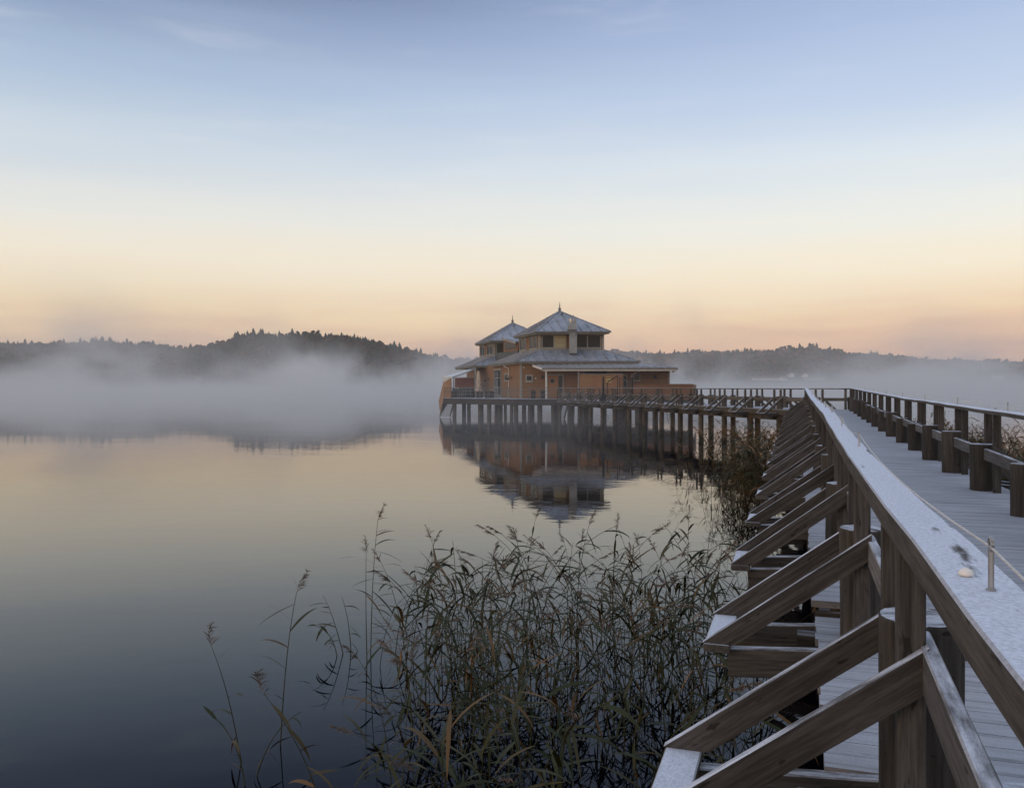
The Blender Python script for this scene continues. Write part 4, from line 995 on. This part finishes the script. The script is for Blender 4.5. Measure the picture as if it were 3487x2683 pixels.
for px, h, nm, lab in ((2646, 22, 'pine_tree', 'leftmost leaning pine of the ridge top cluster'), (2660, 24, 'pine_tree', 'second pine of the ridge top cluster'), (2673, 25, 'pine_tree', 'dense pine in the middle of the left ridge cluster'), (2687, 26, 'pine_tree', 'tall pine ending the left ridge cluster'),
                       (2723, 30, 'spruce_tree', 'solitary pointed spruce between the two ridge clusters'), (2760, 29, 'pine_tree', 'left pine of the right ridge cluster'), (2771, 27, 'pine_tree', 'middle pine of the right ridge cluster'), (2781, 30, 'spruce_tree', 'pointed tree ending the right ridge cluster'),
                       (2845, 18, 'oak_tree', 'broad tree alone right of the ridge clusters'), (2865, 24, 'pine_tree', 'taller tree beside the broad ridge tree'), (2898, 21, 'oak_tree', 'round tree on the falling ridge'), (2925, 20, 'oak_tree', 'next round tree down the falling ridge'), (2955, 19, 'spruce_tree', 'faint pointed tree low on the falling ridge')):
    sky_tree(nm, RIGHTH, px, h * .85, lab, 'trees standing out on the far ridge', CON[px % 4] if nm == 'spruce_tree' else BRO[px % 4], 1.0 if nm != 'pine_tree' else .8, 5)
# ------------------------------------------------------------------ reeds
def strip(pts, w, up, prof=(.35, 1, .95, .7, .04)):
    """a thin blade along points: vertices and quads"""
    V, n = [], len(pts)
    for i, p in enumerate(pts):
        d = (pts[min(i + 1, n - 1)] - pts[max(i - 1, 0)]).normalized(); s = d.cross(up)
        s = s.normalized() if s.length > 1e-3 else Vector((1, 0, 0))
        k = float(np.interp(i / (n - 1), np.linspace(0, 1, len(prof)), prof)) * w / 2
        V += [p - s * k, p + s * k]
    return V, [(2 * i, 2 * i + 1, 2 * i + 3, 2 * i + 2) for i in range(n - 1)]
def reed_proto(seed, H=1.5, lean=.2, bend=.25, nleaf=9, plume=True, side=None, dry=.3):
    r = random.Random(seed); a = r.uniform(0, 6.28) if side is None else side; dirn = Vector((math.cos(a), math.sin(a), 0)); perp = Vector((-dirn.y, dirn.x, 0))
    n = 12; cur = []
    kink = r.uniform(-.05, .05)
    for i in range(n + 1):
        t = i / n; cur.append(dirn * (lean * t + bend * t ** 3) * H + perp * (kink * math.sin(t * 3)) + Vector((0, 0, H * (t - .30 * bend * t ** 4 - .04))))
    def P(t): x = t * n; i = min(int(x), n - 1); return cur[i].lerp(cur[i + 1], x - i)
    stem = MB().tube(cur, [.0055 - .0034 * i / n for i in range(n + 1)], 4)
    LV, LF, LT = [], [], []
    for i in range(nleaf):
        t = .22 + .75 * (i + r.random() * .7) / nleaf; p = P(t); L = r.uniform(.22, .44) * min(1, H / 1.3) * (1.1 - .35 * abs(t - .65)) ; w = r.uniform(.018, .033)
        az = a + (0 if r.random() < .55 else math.pi) + r.uniform(-.9, .9); o = Vector((math.cos(az), math.sin(az), 0)); el = r.uniform(-.8, .8); droop = r.uniform(.15, .85); q = [p]; e = el
        for k in range(6): q.append(q[-1] + (o * math.cos(e) + Vector((0, 0, math.sin(e)))) * L / 6); e -= droop / 6 * (1 + k * .25)
        V, Fq = strip(q, w, (o.cross(Vector((0, 0, 1))) * r.uniform(-.6, .6) + Vector((0, 0, 1)) + o * .2).normalized()); k0 = len(LV); LV += V; LF += [tuple(x + k0 for x in f) for f in Fq]
        tn = r.uniform(.05, .5) if r.random() > dry else r.uniform(.55, 1.0); LT += [tn] * len(V)
    PV, PF = [], []
    if plume:
        top = cur[-1]; ax = (cur[-1] - cur[-2]).normalized()
        for i in range(44):
            t = r.random(); p = top + (ax + dirn * .3 * t) * (.17 * t); o = (ax * r.uniform(.3, 1.0) + dirn * r.uniform(-.1, 1.0) + Vector((r.uniform(-.5, .5), r.uniform(-.5, .5), 0))).normalized(); L = r.uniform(.04, .11) * (1.1 - .5 * t)
            V, Fq = strip([p, p + o * L * .5, p + o * L + Vector((0, 0, -.018))], r.uniform(.004, .009), Vector((r.uniform(-1, 1), r.uniform(-1, 1), .3)), (.5, 1, .1)); k0 = len(PV); PV += V; PF += [tuple(x + k0 for x in f) for f in Fq]
    return (np.array(stem.v), [f for f in stem.f if len(f) == 4]), (np.array([tuple(v) for v in LV]), LF, LT), (np.array([tuple(v) for v in PV]).reshape(-1, 3), PF)
def reed_object(pr, loc, label, group, rz=0., sc=1.):
    (sv, sf), (lv, lf, lt), (pv, pf) = pr
    root = npmesh('reed', sv, sf, REED, np.full(len(sv), .45)); tag(root, label, 'reed', group)
    npmesh('leaves', lv, lf, REED, lt, root)
    if len(pv): npmesh('plume', pv, pf, PLUME, np.full(len(pv), .5), root)
    root.location = loc; root.rotation_euler = (0, 0, rz); root.scale = (sc,) * 3; return root
def reed_copy(o, loc, label, group, rz, sc):
    c = o.copy(); col.objects.link(c); c.location = loc; c.rotation_euler = (random.uniform(-.06, .06), random.uniform(-.06, .06), rz); c.scale = (sc, sc, sc * random.uniform(.92, 1.08))
    c['label'] = label; c['group'] = group
    for ch in o.children: k = ch.copy(); col.objects.link(k); k.parent = c
    return c
random.seed(11)
G1 = 'scattered reeds at the open edge of the reed bed'
def lone(seed, px, D, label, **kw): return reed_object(reed_proto(seed, **kw), at(px, D, -.02), label, G1)
lone(1, 1262, 9.2, 'tall upright reed at the left edge of the bed with leaves all on one side', H=1.56, lean=.02, bend=.03, nleaf=14, side=.1, dry=.3)
lone(2, 953, 6.9, 'lone tall reed with drooping leaves farthest out in the open water', H=1.32, lean=.06, bend=.04, nleaf=8, side=.3, dry=.8)
lone(3, 826, 6.6, 'thin curved reed nodding left at the far left of the open water', H=.92, lean=-.14, bend=-.12, nleaf=4, side=0., dry=.7)
lone(4, 838, 6.2, 'short broken reed bent double near the bottom left', H=.62, lean=.25, bend=.3, nleaf=5, plume=False, side=2.9, dry=.6)
lone(5, 868, 6.35, 'short leafy reed leaning right near the bottom left', H=.55, lean=.3, bend=.3, nleaf=4, plume=False, side=.2, dry=.5)
lone(6, 1172, 9.3, 'low bent reed arching left between the lone reed and the bed', H=.70, lean=.22, bend=.12, nleaf=7, plume=False, side=3.0, dry=.2)
lone(7, 1196, 9.4, 'low straight reed beside the arching one left of the bed', H=.62, lean=-.06, bend=-.1, nleaf=5, plume=False, side=.2, dry=.2)
lone(8, 1150, 9.2, 'shortest leafy reed sprouting left of the bed', H=.45, lean=.2, bend=.4, nleaf=6, plume=False, side=3.3, dry=.2)
lone(9, 2395, 10.6, 'tallest reed at the right end of the bed against the pale water', H=1.62, lean=.02, bend=.12, nleaf=9, side=.3, dry=.6)
lone(10, 1250, 9.05, 'slim leafless reed stem standing against the tall upright reed', H=1.2, lean=.03, bend=.0, nleaf=3, side=2.0, dry=.6)
lone(12, 1345, 9.3, 'single dry orange reed at the front left of the bed', H=1.0, lean=.10, bend=.3, nleaf=8, side=0.4, dry=1.0)
lone(14, 1120, 5.4, 'bunched brown reed at the bottom edge left of the bed', H=.95, lean=-.12, bend=-.3, nleaf=10, side=0.1, dry=.9)
protos = [reed_proto(100 + i, H=random.uniform(1.25, 1.62), lean=random.uniform(.01, .19), bend=random.uniform(.08, .42), nleaf=random.randint(9, 14), plume=i % 3 != 1, dry=.12 + .16 * (i % 3)) for i in range(14)]
GB = 'slender leafy reeds tangled together in the near reed bed'; LB = 'one of the slender leafy reeds tangled together in the dense near bed'
made = []
def bed_spots(n, seed):
    r = random.Random(seed); out = []
    while len(out) < n:
        D = r.uniform(4.3, 9.9); px = r.uniform(1180, 2820); X = (px - CX) / F * D; p = X * .9482 - D * .3176
        if p > -.10: continue
        l = lerp(D, [(4.3, 1420), (5.5, 1240), (6.3, 1300), (7.2, 1390), (8, 1350), (8.8, 1290), (9.3, 1310), (9.9, 1420)])
        if px < l: continue
        d = .35 + .65 * VN(np.array(px / 140. + 3), np.array(D * 1.3))
        if D < 6.7: d *= .20
        if px < l + 160: d *= .6
        if -.55 < p and r.random() < .35: continue
        if r.random() < d: out.append((X, D))
    return out
for i, (X, D) in enumerate(bed_spots(212, 5)):
    loc = (X, D, -.02); rz = random.uniform(0, 6.28); sc = random.uniform(.64, 1.04)
    if i < len(protos): made.append(reed_object(protos[i], loc, LB, GB, rz, sc))
    else: reed_copy(made[i % len(protos)], loc, LB, GB, rz, sc)
def reed_mass(label, spots, seed, smin=.85, smax=1.2):
    r = np.random.RandomState(seed); Vs, Fs, Cs, k = [], [], [], 0
    for X, D, b in spots:
        (sv, sf), (lv, lf, lt), (pv, pf) = protos[r.randint(len(protos))]; a = r.rand() * 6.28; c, s = math.cos(a), math.sin(a); q = r.uniform(smin, smax) * b
        for v, f, t in ((sv, sf, np.full(len(sv), .5)), (lv, lf, np.array(lt)), (pv, pf, np.full(len(pv), .9))):
            if not len(v): continue
            Vs.append(np.stack([X + (v[:, 0] * c - v[:, 1] * s) * q, D + (v[:, 0] * s + v[:, 1] * c) * q, v[:, 2] * q - .02], -1)); Fs.append(np.asarray(f) + k); k += len(v); Cs.append(np.clip(t + r.uniform(-.1, .25), 0, 1))
    return tag(npmesh('reed_bed', np.concatenate(Vs), np.concatenate(Fs), REED, np.concatenate(Cs)), label, 'reeds', kind='stuff')
r_ = random.Random(9)
sp = []
for _ in range(230):
    D = r_.uniform(21, 35); p = -.8 - abs(r_.gauss(0, 1)) * lerp(D, [(20, .25), (26, .9), (32, 1.6), (35, 1.2)])
    X = (p + D * .3176) / .9482; sp.append((X, D, .9 + .25 * r_.random()))
for _ in range(40):
    D = r_.uniform(38, 60); px = r_.uniform(2000, 2560); sp.append(((px - CX) / F * D, D, .8))
reed_mass('far tangle of brown reeds under the boardwalk bend', sp, 3)
sp = []
for _ in range(950):
    D = r_.uniform(9, 34); p = 3.4 + abs(r_.gauss(0, 2.2)); X = (p + D * .3176) / .9482; sp.append((X, D, .88 + .22 * r_.random()))
reed_mass('brown reed bed growing beyond the far side handrail', sp, 4, .95, 1.25)
# ------------------------------------------------------------------ air: a thin even haze and the steam lying on the lake
def volume(name, label, lo, hi, build):
    m = bpy.data.materials.new(name); m.use_nodes = True; t = m.node_tree; t.nodes.clear()
    o = N(t, 'ShaderNodeOutputMaterial'); p = N(t, 'ShaderNodeVolumePrincipled'); t.links.new(p.outputs[0], o.inputs['Volume'])
    build(m, t, p)
    ob = MB().box(lo, hi).build(name, m); tag(ob, label, 'haze' if name == 'haze' else 'mist', kind='stuff'); return ob
def even(m, t, p):
    p.inputs['Color'].default_value = (.99, .93, .92, 1); p.inputs['Density'].default_value = .00017; p.inputs['Anisotropy'].default_value = 0.0
volume('haze', 'thin pale morning haze over the whole lake', (-3300, -70, -1), (3300, 3500, 190), even)
def steam(m, t, p):
    p.inputs['Color'].default_value = (.995, .985, .98, 1); p.inputs['Anisotropy'].default_value = 0.35
    ge = N(t, 'ShaderNodeNewGeometry'); P = ge.outputs['Position']
    sx = N(t, 'ShaderNodeSeparateXYZ'); t.links.new(P, sx.inputs[0]); X, Y, Z = sx.outputs
    n1 = noise(t, P, 1.0, 4, .62, (.046, .0085, .036))
    n2 = noise(t, P, 1.0, 2, .5, (.012, .005, 0))                           # the bank stands taller in some places
    west = rng(t, X, -60., -230., 0., 1.)
    top = math_(t, 'ADD', math_(t, 'MULTIPLY', n2, 50.), math_(t, 'MULTIPLY', west, 5.))
    top = math_(t, 'MAXIMUM', math_(t, 'SUBTRACT', top, 13.), 4.)
    hh = math_(t, 'DIVIDE', Z, top)
    fall = math_(t, 'POWER', 2.718, math_(t, 'MULTIPLY', math_(t, 'MULTIPLY', hh, hh), -.8))
    puff = rng(t, n1, .49, .62, .0, 1.9)
    puff = math_(t, 'ADD', puff, math_(t, 'MULTIPLY', math_(t, 'POWER', 2.718, math_(t, 'MULTIPLY', Z, -.26)), .60))
    low = math_(t, 'MULTIPLY', math_(t, 'POWER', 2.718, math_(t, 'MULTIPLY', Z, -.55)), 2.2)
    n3 = noise(t, P, 1.0, 3, .55, (.035, .07, 0))
    low = math_(t, 'MULTIPLY', low, rng(t, n3, .3, .68, .15, 1.))
    low = math_(t, 'MULTIPLY', low, rng(t, Y, 34., 72., .0, 1.))
    d = math_(t, 'MULTIPLY', math_(t, 'MULTIPLY', puff, fall), math_(t, 'MULTIPLY', rng(t, Y, 130., 240., .0, 1.), rng(t, Y, 540., 400., .15, 1.)))
    d = math_(t, 'ADD', d, low)
    d = math_(t, 'MULTIPLY', d, rng(t, Z, 66., 36.))
    t.links.new(math_(t, 'MULTIPLY', d, .0125), p.inputs['Density'])
    m.cycles.volume_step_rate = .2
volume('mist', 'bank of steam rising in plumes from the lake before the hills', (-520, 25, -.5), (520, 612, 80), steam)
